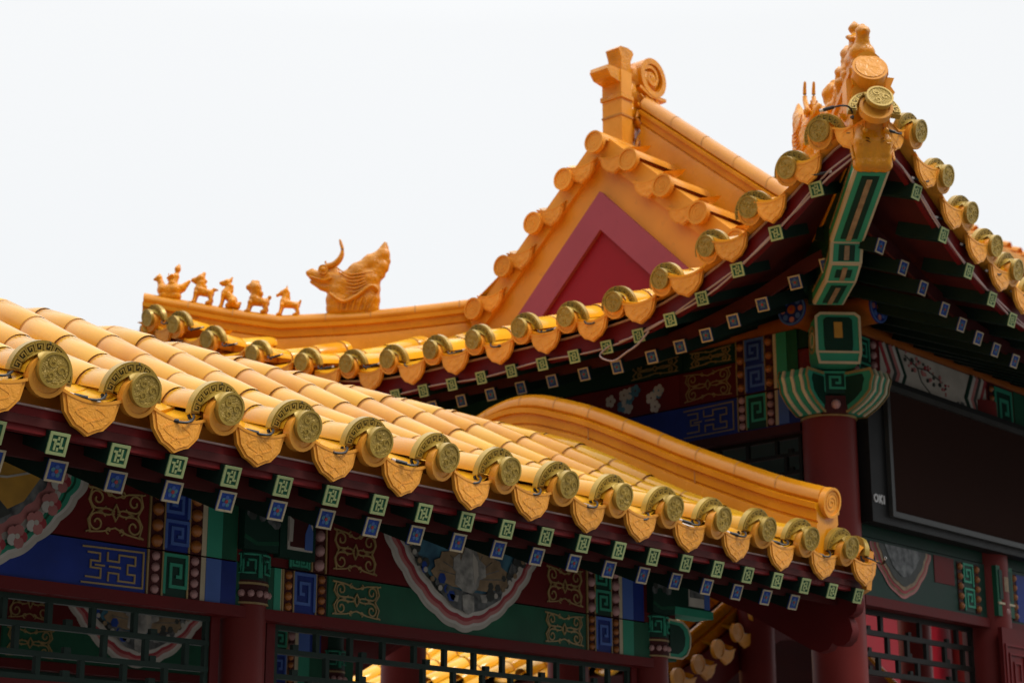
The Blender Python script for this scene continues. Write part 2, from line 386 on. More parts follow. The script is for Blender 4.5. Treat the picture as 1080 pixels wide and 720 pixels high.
def lamp_proto(side, name='tile_lamp'):
    """gold lamp clipped over a tile end: arched collar with fret, neck strap, medallion, black cable"""
    t = thing(name, 'gold lamp', 'lamp', proto=True)
    R = .0575
    a = MB(); a.ring(LF, (0, 0), R+.002, R+.032, -.038, -.016, 'goldedge', math.radians(-4), math.radians(184), 26)
    a.ring(LF, (0, 0), R+.006, R+.028, -.0162, -.0145, 'golddk', math.radians(0), math.radians(180), 26)
    k = 9
    for i in range(k):                                   # fret: squared spirals round the collar
        a0 = PI*(i+.08)/k; a1 = PI*(i+.92)/k
        def pol(r, an): return (r*math.cos(an), r*math.sin(an))
        r0, r1 = R+.0075, R+.0265; am = a0+(a1-a0)*.30; aq = a0+(a1-a0)*.66
        rm, rn = r0+(r1-r0)*.36, r0+(r1-r0)*.68
        path = [pol(r0, a0), pol(r1, a0), pol(r1, (a0+a1)/2), pol(r1, a1), pol(r0, a1), pol(r0, am), pol(rn, am), pol(rn, aq), pol(rm, aq)]
        a.ribbon(LF, path, .0034, -.015, -.0115, 'goldedge')
    a.sphere((0, .014, R+.026), .0045, 'golddk', 6)
    a.xform(TILT); ar = a.build('fret_collar', t)
    b = MB(); n = 11; q = 9; vs = []; vo = []
    for i in range(n):
        u_ = i/(n-1)
        if u_ < .6: v_ = u_/.6; y_ = .020-.034*v_; r_ = R+.006; am = math.radians(86-42*v_); xs_ = 1
        else: v_ = (u_-.6)/.4; y_ = -.014-.012*math.sin(v_*PI/2); r_ = R+.006-.040*v_; am = math.radians(40+8*v_); xs_ = 1+.75*v_
        for k in range(q):
            a_ = am*(-1+2*k/(q-1)); flat = max(0, (u_-.6)/.4)
            zz = r_*(math.cos(a_)*(1-flat)+flat)
            vs.append(V3((r_*math.sin(a_)*xs_+.004*flat, y_, zz))); vo.append(V3((r_*math.sin(a_)*xs_*.97+.004*flat, y_+.006, zz-.004)))
    F_ = [(i*q+j, i*q+j+1, (i+1)*q+j+1, (i+1)*q+j) for i in range(n-1) for j in range(q-1)]
    b.add(vs+vo, F_+[(n*q+d_, n*q+c_, n*q+b2, n*q+a2) for a2, b2, c_, d_ in F_]+[(i*q, (i+1)*q, n*q+(i+1)*q, n*q+i*q) for i in range(n-1)]+[(i*q+q-1, n*q+i*q+q-1, n*q+(i+1)*q+q-1, (i+1)*q+q-1) for i in range(n-1)], 'goldedge', True)
    b.xform(TILT); b.build('neck_strap', t)
    d = MB(); d.disc(LF, (.006, .020), .0455, .018, .032, 'goldedge', 28); d.ring(LF, (.006, .020), .039, .0455, .032, .036, 'goldedge', seg=28)
    d.disc(LF, (.006, .020), .0385, .032, .034, 'gold', 24)
    for q_ in range(3):
        a_ = q_*2.1; d.ribbon(LF, spiral((.006+.018*math.cos(a_), .020+.018*math.sin(a_)), .013, a_, 1.1, 1, 12), .004, .033, .0356, 'goldedge')
    d.xform(TILT); md = d.build('medallion', t)
    c = MB(); s_ = side
    c.tube([(s_*(R+.016), .045, .0), (s_*(R+.014), .04, -.014), (s_*(R+.018), .03, -.02)], .005, 'black', 6)
    c.tube(smooth_path([(s_*(R+.016), .028, -.002), (s_*.088, .004, -.012), (s_*.108, -.012, -.028), (s_*.132, -.014, -.036), (s_*.16, .0, -.033), (s_*.19, .02, -.024)], 4), .0036, 'black', 6)
    c.tube([(s_*.148, -.006, -.033), (s_*.178, .012, -.027)], .0062, 'black', 8)
    c.tube([(s_*.178, .012, -.027), (s_*.188, .018, -.024)], .005, 'white', 8)
    c.build('cable', t)
    return t
def end_lobes(mb, fr, w, z0, z1, n0, n1, m): pass

# ------------------------------------------------------------------ painting helpers
def meander(mb, fr, u0, u1, v0, v1, n, m, base, flip=False, vertical=True, wd=None):
    """rectangular spirals in relief on a coloured board"""
    mb.fbox(fr, u0, u1, v0, v1, n, n+.004, base)
    W = u1-u0; H = v1-v0
    cells = max(1, round((H/W if vertical else W/H))); wd = wd or min(W, H)*.10
    for i in range(cells):
        if vertical: a0, a1, b0, b1 = u0+W*.07, u1-W*.07, v0+H*(i+.06)/cells, v0+H*(i+.94)/cells
        else: a0, a1, b0, b1 = u0+W*(i+.06)/cells, u0+W*(i+.94)/cells, v0+H*.09, v1-H*.09
        S = [(0, 0), (0, 1), (1, 1), (1, .2), (.28, .2), (.28, .76), (.74, .76), (.74, .46), (.52, .46)]
        if flip ^ (i % 2 == 1): S = [(1-x, y) for x, y in S]
        mb.ribbon(fr, [(a0+(a1-a0)*x, b0+(b1-b0)*y) for x, y in S], wd, n+.003, n+.008, m)
def beads(mb, fr, u0, u1, v0, v1, n, count, m, horizontal=False):
    mb.fbox(fr, u0, u1, v0, v1, n, n+.004, 'reddk')
    for i in range(count):
        t = (i+.5)/count
        u, v = (u0+(u1-u0)*t, (v0+v1)/2) if horizontal else ((u0+u1)/2, v0+(v1-v0)*t)
        r = min((u1-u0)/(count if horizontal else 1), (v1-v0)/(1 if horizontal else count))*.42
        O, U, Vv, N = fr; mb.sphere(O+U*u+Vv*v+N*(n+.004), r, m, 10)
def stripes(mb, fr, u0, u1, v0, v1, n, cols):
    ws = [.14 if c == 'cream' else (.42 if c in ('greenlt', 'bluelt') else .44) for c in cols]; u = u0
    for i, c in enumerate(cols):
        mb.fbox(fr, u, u+(u1-u0)*ws[i], v0, v1, n, n+.003+.0015*(i % 2), c); u += (u1-u0)*ws[i]
def vline(mb, fr, u, v0, v1, n, m='goldln', w=.006): mb.fbox(fr, u-w/2, u+w/2, v0, v1, n, n+.007, m)
def spiral(c, r, a0, turns, sgn=1, n=22):
    return [(c[0]+r*(1-.8*k/n)*math.cos(a0+sgn*turns*2*PI*k/n), c[1]+r*(1-.8*k/n)*math.sin(a0+sgn*turns*2*PI*k/n)) for k in range(n+1)]
def scroll(mb, fr, u0, u1, v0, v1, n, m='goldln', wd=.0046):
    """mirrored golden cloud scrolls"""
    W = u1-u0; H = v1-v0; cu = (u0+u1)/2; cv = (v0+v1)/2
    for sx in (-1, 1):
        for sy in (-1, 1):
            c = (cu+sx*W*.30, cv+sy*H*.24)
            sp = spiral(c, min(W*.17, H*.2), PI/2*(1 if sy < 0 else -1)+sx*.2, 1.3, sx*sy)
            mb.ribbon(fr, sp[::-1]+[(cu+sx*W*.12, cv+sy*H*.06), (cu+sx*W*.02, cv+sy*H*.02)], wd, n, n+.004, m)
        mb.ribbon(fr, [(cu+sx*W*.47, v0+H*.05), (cu+sx*W*.40, v0+H*.09), (cu+sx*W*.44, cv-H*.2), (cu+sx*W*.36, cv), (cu+sx*W*.44, cv+H*.2), (cu+sx*W*.40, v1-H*.09), (cu+sx*W*.47, v1-H*.05)], wd, n, n+.0045, m)
    for sx in (-1, 1):
        for sy in (-1, 1):
            mb.ribbon(fr, spiral((cu+sx*W*.10, cv+sy*H*.36), min(W, H)*.075, PI/2*sy, 1.0, -sx*sy, 12), wd*.8, n, n+.0032, m)
            mb.ribbon(fr, [(cu+sx*W*.16, cv+sy*H*.10), (cu+sx*W*.22, cv+sy*H*.02), (cu+sx*W*.30, cv)], wd*.8, n, n+.0034, m)
    for sy in (-1, 1):
        mb.ribbon(fr, [(cu-W*.42, cv+sy*H*.44), (cu-W*.2, cv+sy*H*.40), (cu, cv+sy*H*.30), (cu+W*.2, cv+sy*H*.40), (cu+W*.42, cv+sy*H*.44)], wd, n, n+.0035, m)
    mb.ribbon(fr, [(cu, cv-H*.16), (cu+W*.06, cv), (cu, cv+H*.16), (cu-W*.06, cv)], wd*.8, n, n+.005, m, True)
def keyfret(mb, fr, u0, u1, v0, v1, n, m='goldln', wd=.005):
    """angular gold key pattern with an open ragged end on the left"""
    W = u1-u0; H = v1-v0
    def P(l): return [(u0+W*x, v0+H*y) for x, y in l]
    for l in ([(0, .93), (.97, .97), (.97, .05), (0, .03)],
              [(.08, .80), (.28, .80), (.28, .60), (.14, .60), (.14, .42), (.30, .42), (.30, .18), (.06, .18)],
              [(.40, .86), (.40, .64), (.58, .64), (.58, .82), (.84, .82), (.84, .60), (.72, .60), (.72, .36), (.84, .36), (.84, .16), (.58, .16), (.58, .34), (.42, .34), (.42, .12)],
              [(.42, .50), (.60, .50), (.60, .46)], [(.36, .5), (.2, .5)]):
        mb.ribbon(fr, P(l), wd, n, n+.004, m)
def baofu(mb, fr, cu, vtop, hw, h, n, bands, pic, a0=PI, a1=2*PI, lobes=26, amp=.012, seg=104):
    """swagged picture: scalloped coloured bands round a painted scene; vtop = level of its straight top"""
    k = len(bands)
    for i, (frac, m) in enumerate(bands):
        pts = []
        for j in range(seg+1):
            x = -math.cos(PI*j/seg); y = (1-abs(x)**1.75)**.80 if abs(x) < 1 else 0
            bump_ = amp*abs(math.sin(j/seg*lobes*PI/2))/hw*.8 if i < k-1 else .012*math.sin(j*.9)
            f = frac+bump_*.8; pts.append((cu+hw*f*x, vtop-h*f*y))
        mb.fan(fr, (cu, vtop), pts, n+.0022*i, m)
RAF_W = .058
def green_end(fr_, w=RAF_W):
    mb = MB(); h = w/2
    mb.fbox(LF, -h, h, -h, h, 0, .004, 'green')
    mb.ribbon(LF, [(-h+.004, -h+.004), (h-.004, -h+.004), (h-.004, h-.004), (-h+.004, h-.004)], .008, .003, .0065, 'paleg', True)
    s_ = h*.70; g = .0058
    for l in ([(-.42*s_, -.85*s_), (-.42*s_, .42*s_), (-.9*s_, .42*s_)], [(.42*s_, .85*s_), (.42*s_, -.42*s_), (.9*s_, -.42*s_)],
              [(-.42*s_, -.02*s_), (.42*s_, .02*s_)], [(-.05*s_, .45*s_), (-.05*s_, .9*s_)], [(.05*s_, -.45*s_), (.05*s_, -.9*s_)]):
        mb.ribbon(LF, l, g, .0035, .006, 'paleg')
    for (a, b) in ((-.75, -.75), (.75, .75)): pass
    return mb
def blue_end(w=RAF_W):
    mb = MB(); h = w/2
    mb.fbox(LF, -h, h, -h, h, 0, .004, 'bluemd')
    mb.ribbon(LF, [(-h+.003, -h+.003), (h-.003, -h+.003), (h-.003, h-.003), (-h+.003, h-.003)], .006, .003, .0065, 'cream', True)
    r = h*.3
    for k in range(5):
        a = 2*PI*k/5+.3; mb.disc(LF, (r*1.25*math.cos(a), r*1.25*math.sin(a)), r*.72, .0035, .0052+.0003*k, 'bluelt' if k % 2 else 'teal_p', 10)
    mb.disc(LF, (0, 0), r*.62, .0035, .0075, 'red_p' , 10)
    return mb
def rafter_pair(kind, length):
    """square rafter running inward (+Y local) with a painted end"""
    name = 'flying_rafter' if kind == 'g' else 'eave_rafter'
    h = RAF_W/2-.0015; mb = MB()
    mb.fbox(LF, -h, h, -h, h, -length, 0, 'greenraf')
    return mb, (green_end(LF) if kind == 'g' else blue_end())

def blob(chains, voxel=.006, name='blob', mats='figure', sm=3):
    """chains of ((x,y,z), r) balls welded into one continuous skin"""
    bm = bmesh.new()
    for ch in chains:
        for i in range(len(ch)):
            p, r = V3(ch[i][0]), ch[i][1]
            bmesh.ops.create_icosphere(bm, subdivisions=2, radius=r, matrix=Matrix.Translation(p))
            if i+1 < len(ch):
                q, r2 = V3(ch[i+1][0]), ch[i+1][1]; n = max(1, int((q-p).length/(min(r, r2)*.5)))
                for k in range(1, n):
                    t = k/n; bmesh.ops.create_icosphere(bm, subdivisions=1, radius=(r+(r2-r)*t)*1.02, matrix=Matrix.Translation(p.lerp(q, t)))
    me = bpy.data.meshes.new('tmp'); bm.to_mesh(me); bm.free()
    o = bpy.data.objects.new('tmp', me); COL.objects.link(o)
    md = o.modifiers.new('r', 'REMESH'); md.mode = 'VOXEL'; md.voxel_size = voxel
    s2 = o.modifiers.new('s', 'SMOOTH'); s2.iterations = sm; s2.factor = .5
    dg = bpy.context.evaluated_depsgraph_get(); ev = o.evaluated_get(dg)
    m2 = bpy.data.meshes.new_from_object(ev); bpy.data.objects.remove(o)
    vs = [v.co.copy() for v in m2.vertices]; fs = [tuple(p.vertices) for p in m2.polygons]
    bpy.data.meshes.remove(m2)
    return vs, fs

# ------------------------------------------------------------------ ground
g = MB(); g.add([(-400, -400, -EYE), (400, -400, -EYE), (400, 400, -EYE), (-400, 400, -EYE)], [(0, 1, 2, 3)], 'stone')
tag(g.build('ground'), kind='structure')
ORD = ['first', 'second', 'third', 'fourth', 'fifth', 'sixth', 'seventh', 'eighth', 'ninth', 'tenth', 'eleventh', 'twelfth',
       'thirteenth', 'fourteenth', 'fifteenth', 'sixteenth', 'seventeenth', 'eighteenth', 'nineteenth', 'twentieth']
def inst(proto, parent, pos, rz=0, rx=0, name=None):
    """copy a part (and its sub-parts) onto a thing"""
    c = dup(proto, parent); c.location = V3(pos)-ORIG[parent.name]; c.rotation_euler = (rx, 0, rz); return c
def protopart(mb, name, sub=None):
    o = mb.build(name, None, (0, 0, 0)); ORIG[o.name] = V3((0, 0, 0)); o.location = (0, 0, 0)
    if sub:
        s_ = sub[0].build(sub[1], None, (0, 0, 0)); s_.location = (0, 0, 0); s_.parent = o
    return o
def kill(o):
    for c in list(o.children): kill(c)
    bpy.data.objects.remove(o)

# prototypes of the repeated parts
P_end = protopart(tile_end_mesh(), 'eave_tile')
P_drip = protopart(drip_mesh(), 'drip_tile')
P_spiral = protopart(spiral_end_mesh(), 'ridge_end_tile')
def raf(kind, ln):
    b, e_ = rafter_pair(kind, ln)
    o = protopart(b, 'flying_rafter' if kind == 'g' else 'eave_rafter', (e_, 'painted_end')); return o
P_g = raf('g', .55); P_b = raf('b', .62); P_gs = raf('g', .2); P_bs = raf('b', .3)

# ================================================================== front gallery
GY, RZ_ = 5.5, 1.80
gal = thing('front_gallery', 'near open gallery with yellow tiled roof, painted beams and red columns', 'gallery', (4.4, 5.5, -EYE))
crest = [(3.925, 1.232), (4.07, 1.268), (4.21, 1.328), (4.388, 1.404), (4.563, 1.486), (4.74, 1.579), (4.92, 1.672), (5.08, 1.745), (5.22, 1.793), (5.36, 1.82), (5.5, 1.83)]
axis = [(y, z-.058) for y, z in crest]
axis_full = axis+[(2*GY-y, z) for y, z in axis[-2::-1]]
LX0, LDX = 2.631, .2826
roof = MB(); XE = 6.46
ks = range(-6, 14)
for k in ks:
    x = LX0+LDX*k
    tube_row(roof, smooth_path([(x, y, z) for y, z in axis_full], 5), (1, 0, 0), .058, .2)
    pan_row(roof, smooth_path([(x+LDX/2, y, z-.012) for y, z in axis_full[1:-1]], 4), (1, 0, 0), .19, .2)
# solid bed under the tiles
bx_ = [(max(4.02, min(6.98, y)), z) for y, z in axis_full]
bx_[0] = (4.02, bx_[0][1]+.03); bx_[-1] = (6.98, bx_[-1][1]+.03)
bed = [(y, z-.045) for y, z in bx_]+[(y, z-.085) for y, z in bx_[::-1]]
roof.prism((V3((.85, 0, 0)), V3((0, 1, 0)), V3((0, 0, 1)), V3((1, 0, 0))), bed, 0, XE-.85, 'tileb')
roof.build('tiled_roof', gal)
for k in ks:
    x = LX0+LDX*k
    d = inst(P_end, gal, (x, 3.925, axis[0][1])); d.rotation_euler = (math.radians(random.uniform(-3, 3)), random.uniform(-.3, .3), math.radians(random.uniform(-3, 3)))
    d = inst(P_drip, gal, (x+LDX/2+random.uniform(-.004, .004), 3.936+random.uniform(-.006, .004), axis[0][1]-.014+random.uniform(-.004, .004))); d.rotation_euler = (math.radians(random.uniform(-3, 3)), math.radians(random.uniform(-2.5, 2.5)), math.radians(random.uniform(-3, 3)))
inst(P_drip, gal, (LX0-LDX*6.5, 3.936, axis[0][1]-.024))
# the last half tile folding over the corner
cr = MB(); tube_row(cr, [(6.50, 3.95, 1.17), (6.50, 4.6, 1.42)], (1, 0, 0), .05, .22, 'tileb')
cr.prism((V3((6.505, 0, 0)), V3((0, 1, 0)), V3((0, 0, 1)), V3((1, 0, 0))), [(3.93, 1.20), (4.0, 1.23), (4.6, 1.45), (4.6, 1.36), (4.06, 1.12), (4.0, 1.03), (3.95, 1.05)], 0, .035, 'tileb')
cr.build('corner_tile', gal)
# verge ridge running up and over near the right end
VX = 6.25
vtop = [(3.955, 1.425), (4.139, 1.49), (4.388, 1.595), (4.625, 1.701), (4.859, 1.814), (5.103, 1.927), (5.28, 1.992), (5.42, 2.035), (5.55, 2.05)]
vfull = vtop+[(2*5.55-y, z) for y, z in vtop[-2::-1]]
vpath = smooth_path([(VX, y, z) for y, z in vfull], 5)
def ridge_profile(h, r=.058, w=.075):
    """base block with ledges below a round cap; 0 = top of the cap"""
    t = [(r*math.cos(a), r*math.sin(a)-r) for a in [PI*k/10 for k in range(11)]]
    left = [(-r*.86, -r-.012), (-w-.012, -r-.018), (-w-.012, -r-.040), (-w, -r-.044), (-w, -r-.085), (-w+.007, -r-.088), (-w+.007, -r-.094), (-w, -r-.098), (-w-.008, -r-.15), (-w-.008, -h)]
    return t+left+[(-a, b) for a, b in left[::-1]]
vr = MB(); pr = ridge_profile(.30)
capm = ['tileb']*len(pr)
vr.sweep(vpath, (1, 0, 0), pr, 'ridge')
def joints(mb, path, lat, r, step, drop, m='mortar'):
    """joint rings of the cap tiles"""
    lat = V3(lat).normalized()
    for p, q in zip(resample(path, step)[1:-1], resample(path, step)[2:]):
        t = (q-p).normalized(); n = V3((0, 0, 1))
        vs = []
        for d in (0, .006):
            for k in range(13):
                a = PI*k/12; vs.append(p+t*d+V3((0, 0, -drop))+lat*(r*math.cos(a))+n*(r*math.sin(a)))
        mb.add(vs, [(k, k+1, 14+k, 13+k) for k in range(12)], m, True)
joints(vr, vpath, (1, 0, 0), .0592, .21, .058)
# short blocks of the ridge face with thin joints
for p in resample(vpath, .62)[1:-1]:
    if p.y < 5.4: vr.box(VX-.0765, VX-.074, p.y, p.y+.006, p.z-.152, p.z-.1, 'mortar')
vrid = vr.build('verge_ridge', gal)
e_ = inst(P_spiral, gal, (VX, 3.95, 1.362)); e_.parent = vrid; e_.location = V3((VX, 3.95, 1.362))-ORIG[gal.name]; e_.rotation_euler = (math.radians(12), 0, 0)

# fascia, soffit, rafters
f_ = MB(); f_.box(.85, XE+.03, 3.962, 3.985, 1.035, 1.10, 'redfas'); f_.box(.85, XE+.03, 3.957, 3.987, 1.10, 1.105, 'wire'); f_.build('fascia_board', gal)
SL = .40
sf = MB()
sf.prism((V3((.85, 0, 0)), V3((0, 1, 0)), V3((0, 0, 1)), V3((1, 0, 0))), [(3.955, 1.052), (5.5, 1.052+.36*1.545), (5.5, 1.075+.36*1.545), (3.955, 1.075)], 0, XE-.85, 'maroon')
sf.prism((V3((.85, 0, 0)), V3((0, 1, 0)), V3((0, 0, 1)), V3((1, 0, 0))), [(5.5, 1.052+.36*1.545), (7.05, 1.052), (7.05, 1.075), (5.5, 1.075+.36*1.545)], 0, XE-.85, 'maroon')
sf.build('soffit', gal)
sf2 = MB(); sf2.box(.85, XE, 4.062, 4.078, .995, 1.052, 'maroon'); sf2.build('rafter_board', gal)
DR = .18675
for i in range(-3, 21):
    x = 2.700+DR*i
    inst(P_g, gal, (x, 3.952, 1.018), 0, math.atan(.36))
    if x < 6.2: inst(P_b, gal, (x+.067, 4.05, .972), 0, math.atan(.40))
pu = MB(); pu.tube([(.85, 4.58, 1.20), (6.42, 4.58, 1.20)], .055, 'red', 14); pu.build('purlin', gal)
pu = MB(); pu.tube([(.85, 6.42, 1.20), (6.42, 6.42, 1.20)], .055, 'red', 14); pu.build('purlin', gal)
# end board of the roof with lobed foot
bf = MB(); FE = (V3((6.475, 0, 0)), V3((0, 1, 0)), V3((0, 0, 1)), V3((1, 0, 0)))
lob = [(4.0, 1.055), (3.985, 1.03), (3.975, 1.0), (3.985, .965), (4.005, .95), (4.025, .945), (4.012, .925), (4.005, .89), (4.018, .855), (4.045, .835), (4.08, .835), (4.10, .85), (4.12, .825), (4.16, .815), (4.2, .83)]
bf.prism(FE, lob+[(4.5, 1.0), (5.0, 1.22), (5.5, 1.34), (6.0, 1.22), (6.9, .9), (7.0, 1.05), (5.5, 1.60)], 0, .05, 'red')
bf.build('end_board', gal)

# columns with painted capitals
def gal_column(x, y):
    c = MB(); c.tube([(x, y, -EYE), (x, y, .785)], .0735, 'redcol', 28, False)
    c.tube([(x, y, .94), (x, y, 1.16)], .07, 'greendk', 20, False)
    c.tube([(x, y, -EYE), (x, y, -EYE+.14)], .11, 'stone', 20); co_ = c.build('column', gal)
    c = MB(); c.tube([(x, y, .783), (x, y, .852)], .0775, 'reddk', 28); c.tube([(x, y, .778), (x, y, .784)], .0795, 'goldln', 28); c.tube([(x, y, .838), (x, y, .845)], .0795, 'goldln', 28)
    for k in range(16):
        a = 2*PI*k/16; c.sphere((x+.077*math.cos(a), y+.077*math.sin(a), .811), .0125, 'pinkb', 8)
    c.tube([(x, y, .852), (x, y, .94)], .0775, 'greendk', 28)
    for k in range(8):                                   # fret bent round the shaft
        S = [(0, 0), (0, 1), (1, 1), (1, .2), (.28, .2), (.28, .76), (.74, .76), (.74, .46)]
        if k % 2: S = [(1-p, q) for p, q in S]
        a0 = 2*PI*(k+.06)/8; a1 = 2*PI*(k+.94)/8
        pts = [(x+.079*math.cos(a0+(a1-a0)*p), y+.079*math.sin(a0+(a1-a0)*p), .860+.072*q) for p, q in S]
        fine = [pts[0]]
        for p, q in zip(pts, pts[1:]):
            for t in (1/3, 2/3, 1): 
                v = V3(p).lerp(V3(q), t); d = V3((v.x-x, v.y-y, 0)).normalized()*.079; fine.append((x+d.x, y+d.y, v.z))
        c.tube(fine, .0042, 'greenlt', 6)
    c.build('painted_capital', co_)
    return co_
for x in (1.78, 3.85, 5.91):
    for y in (4.58, 6.42): gal_column(x, y)

def hoop(fr, u, z0, z1, n, rev, par, top=True, bead='orb', men=('blue', 'bluelt'), strip=('greenlt', 'green')):
    """bead row, fret board, bead row and stripes beside a column; u = list of the five edges"""
    v = [u[0], u[1], u[2], u[3]]
    b = MB(); beads(b, fr, u[0], u[1], z0, z1, n, 4 if z1-z0 > .1 else 3, bead); vline(b, fr, u[0], z0, z1, n); b.build('bead_row', par)
    b = MB(); meander(b, fr, u[1], u[2], z0, z1, n, men[1], men[0], rev); vline(b, fr, u[1], z0, z1, n); vline(b, fr, u[2], z0, z1, n); b.build('fret_panel', par)
    b = MB(); beads(b, fr, u[2], u[3], z0, z1, n, 4 if z1-z0 > .1 else 3, bead); b.build('bead_row', par)
    b = MB(); cols = [strip[1], strip[0], 'cream'] if rev else ['cream', strip[0], strip[1]]
    s0, s1 = sorted((u[3] if not rev else u[0], u[4])); stripes(b, fr, s0, s1, z0, z1, n, cols); b.build('colour_stripes', par)
Z0, Z1, Z2, Z3 = .770, .9025, .9075, 1.128
BANDS1 = [(1.0, 'ivory_p'), (.955, 'white_p'), (.925, 'pink_p'), (.885, 'red_p'), (.845, 'white_p'), (.805, 'ivory_p'), (.775, 'dark_p'), (.74, 'teal_p')]
def heron_scene(mb, fr, cu, v0, n):
    """dark trees, tan fan of foliage and a pale bird with folded wings on a rock"""
    rnd = random.Random(5)
    def P(l, dx=0, dy=0): return [(cu+dx+x, v0+dy+y) for x, y in l]
    mb.prism(fr, P([(-.17, -.11), (-.10, -.15), (-.03, -.16), (.08, -.16), (.15, -.14), (.20, -.08), (.17, -.17), (.08, -.215), (0, -.235), (-.07, -.22), (-.14, -.17)]), n, n+.0015, 'rock_p')
    fan = []
    for k in range(21):
        a = PI*(1.03-1.06*k/20); r = .185*(1+.09*(k % 2)); fan.append((.015+r*math.cos(a), -.115+r*.58*max(-.1, math.sin(a))))
    mb.prism(fr, P(fan+[(.10, -.15), (-.08, -.15)]), n+.0015, n+.003, 'tan_p')
    for k in range(9):
        a = PI*(.95-.9*k/8); mb.ribbon(fr, P([(.015+.05*math.cos(a), -.115+.03*math.sin(a)), (.015+.165*math.cos(a), -.115+.095*math.sin(a))]), .003, n+.0025, n+.0036, 'rock_p')
    mb.prism(fr, P([(-.055, -.13), (-.05, -.08), (-.03, -.035), (-.012, .005), (-.006, .035), (.008, .045), (.018, .02), (.03, .0), (.05, -.03), (.062, -.085), (.05, -.14), (.02, -.165), (-.03, -.16)]), n+.003, n+.0045, 'bird_p')
    mb.prism(fr, P([(.02, -.02), (.045, -.05), (.05, -.10), (.03, -.13), (.022, -.08)]), n+.0042, n+.0053, 'ivory_p')
    for k, (a_, b_, c_) in enumerate(((-.075, -.06, -.045), (.085, -.07, .05), (-.065, -.11, -.03))):
        mb.prism(fr, P([(c_, b_+.03), (a_, b_+.01), (a_*1.05, b_-.03), (c_*.8, b_-.05)]), n+.0032, n+.0047+.0001*k, 'bird_p')
    mb.disc(fr, (cu+.004, v0+.05), .013, n+.004, n+.0056, 'bird_p', 8); mb.ribbon(fr, P([(.012, .05), (.035, .04)]), .004, n+.004, n+.0055, 'tan_p')
    mb.prism(fr, P([(-.03, -.175), (-.026, -.225), (.0, -.24), (.03, -.225), (.028, -.175), (.0, -.168)]), n+.002, n+.0042, 'bird_p')
    mb.prism(fr, P([(-.095, -.175), (-.085, -.195), (-.055, -.2), (-.048, -.178)]), n+.002, n+.004, 'bird_p')
    mb.prism(fr, P([(.06, -.165), (.07, -.19), (.095, -.19), (.10, -.16)]), n+.002, n+.0041, 'bird_p')
    for sx in (-1, 1):                                   # dark foliage down both flanks
        for k in range(26):
            t = rnd.random(); x = sx*(.30-.20*t**1.6+rnd.uniform(-.022, .012)); y = .03-.20*t+rnd.uniform(-.015, .02)
            mb.disc(fr, (cu+x, v0+y), rnd.uniform(.010, .020), n+.0005, n+.002+.0001*k, rnd.choice(['dark_p', 'rock_p', 'dark_p', 'bluemd' if sx < 0 else 'dark_p']), 6)
        for k in range(6):
            t = .15+.14*k; mb.disc(fr, (cu+sx*(.295-.20*t**1.6), v0+.005-.195*t), .010, n+.002, n+.005+.0001*k, 'ivory_p' if k % 2 else 'tan_p', 7)
def peony_scene(mb, fr, cu, v0, n):
    def P(l): return [(cu+x, v0+y) for x, y in l]
    mb.prism(fr, P([(-.2, .0), (-.2, -.18), (.0, -.2), (.16, -.11), (.235, 0)]), n, n+.002, 'yellow_p')
    mb.prism(fr, P([(-.2, -.12), (-.2, -.2), (0, -.215), (.12, -.15), (.06, -.10), (-.05, -.13)]), n+.002, n+.0035, 'dark_p')
    for k in range(6):
        a = PI*(1.5+.42*k/5); c = (cu+.285*math.cos(a), v0+.035+.285*math.sin(a))
        for j in range(5):
            mb.disc(fr, (c[0]+.018*math.cos(j*1.26), c[1]+.018*math.sin(j*1.26)), .017, n+.003, n+.005+.0003*j+.0001*k, ('red_p', 'pink_p', 'pink_p', 'white_p', 'pink_p')[j], 8)
        mb.disc(fr, c, .008, n+.004, n+.0072, 'ivory_p', 8)
    mb.ribbon(fr, P([(-.2, -.03), (-.05, -.06), (.1, -.05), (.2, -.02)]), .006, n+.002, n+.0042, 'ivory_p')
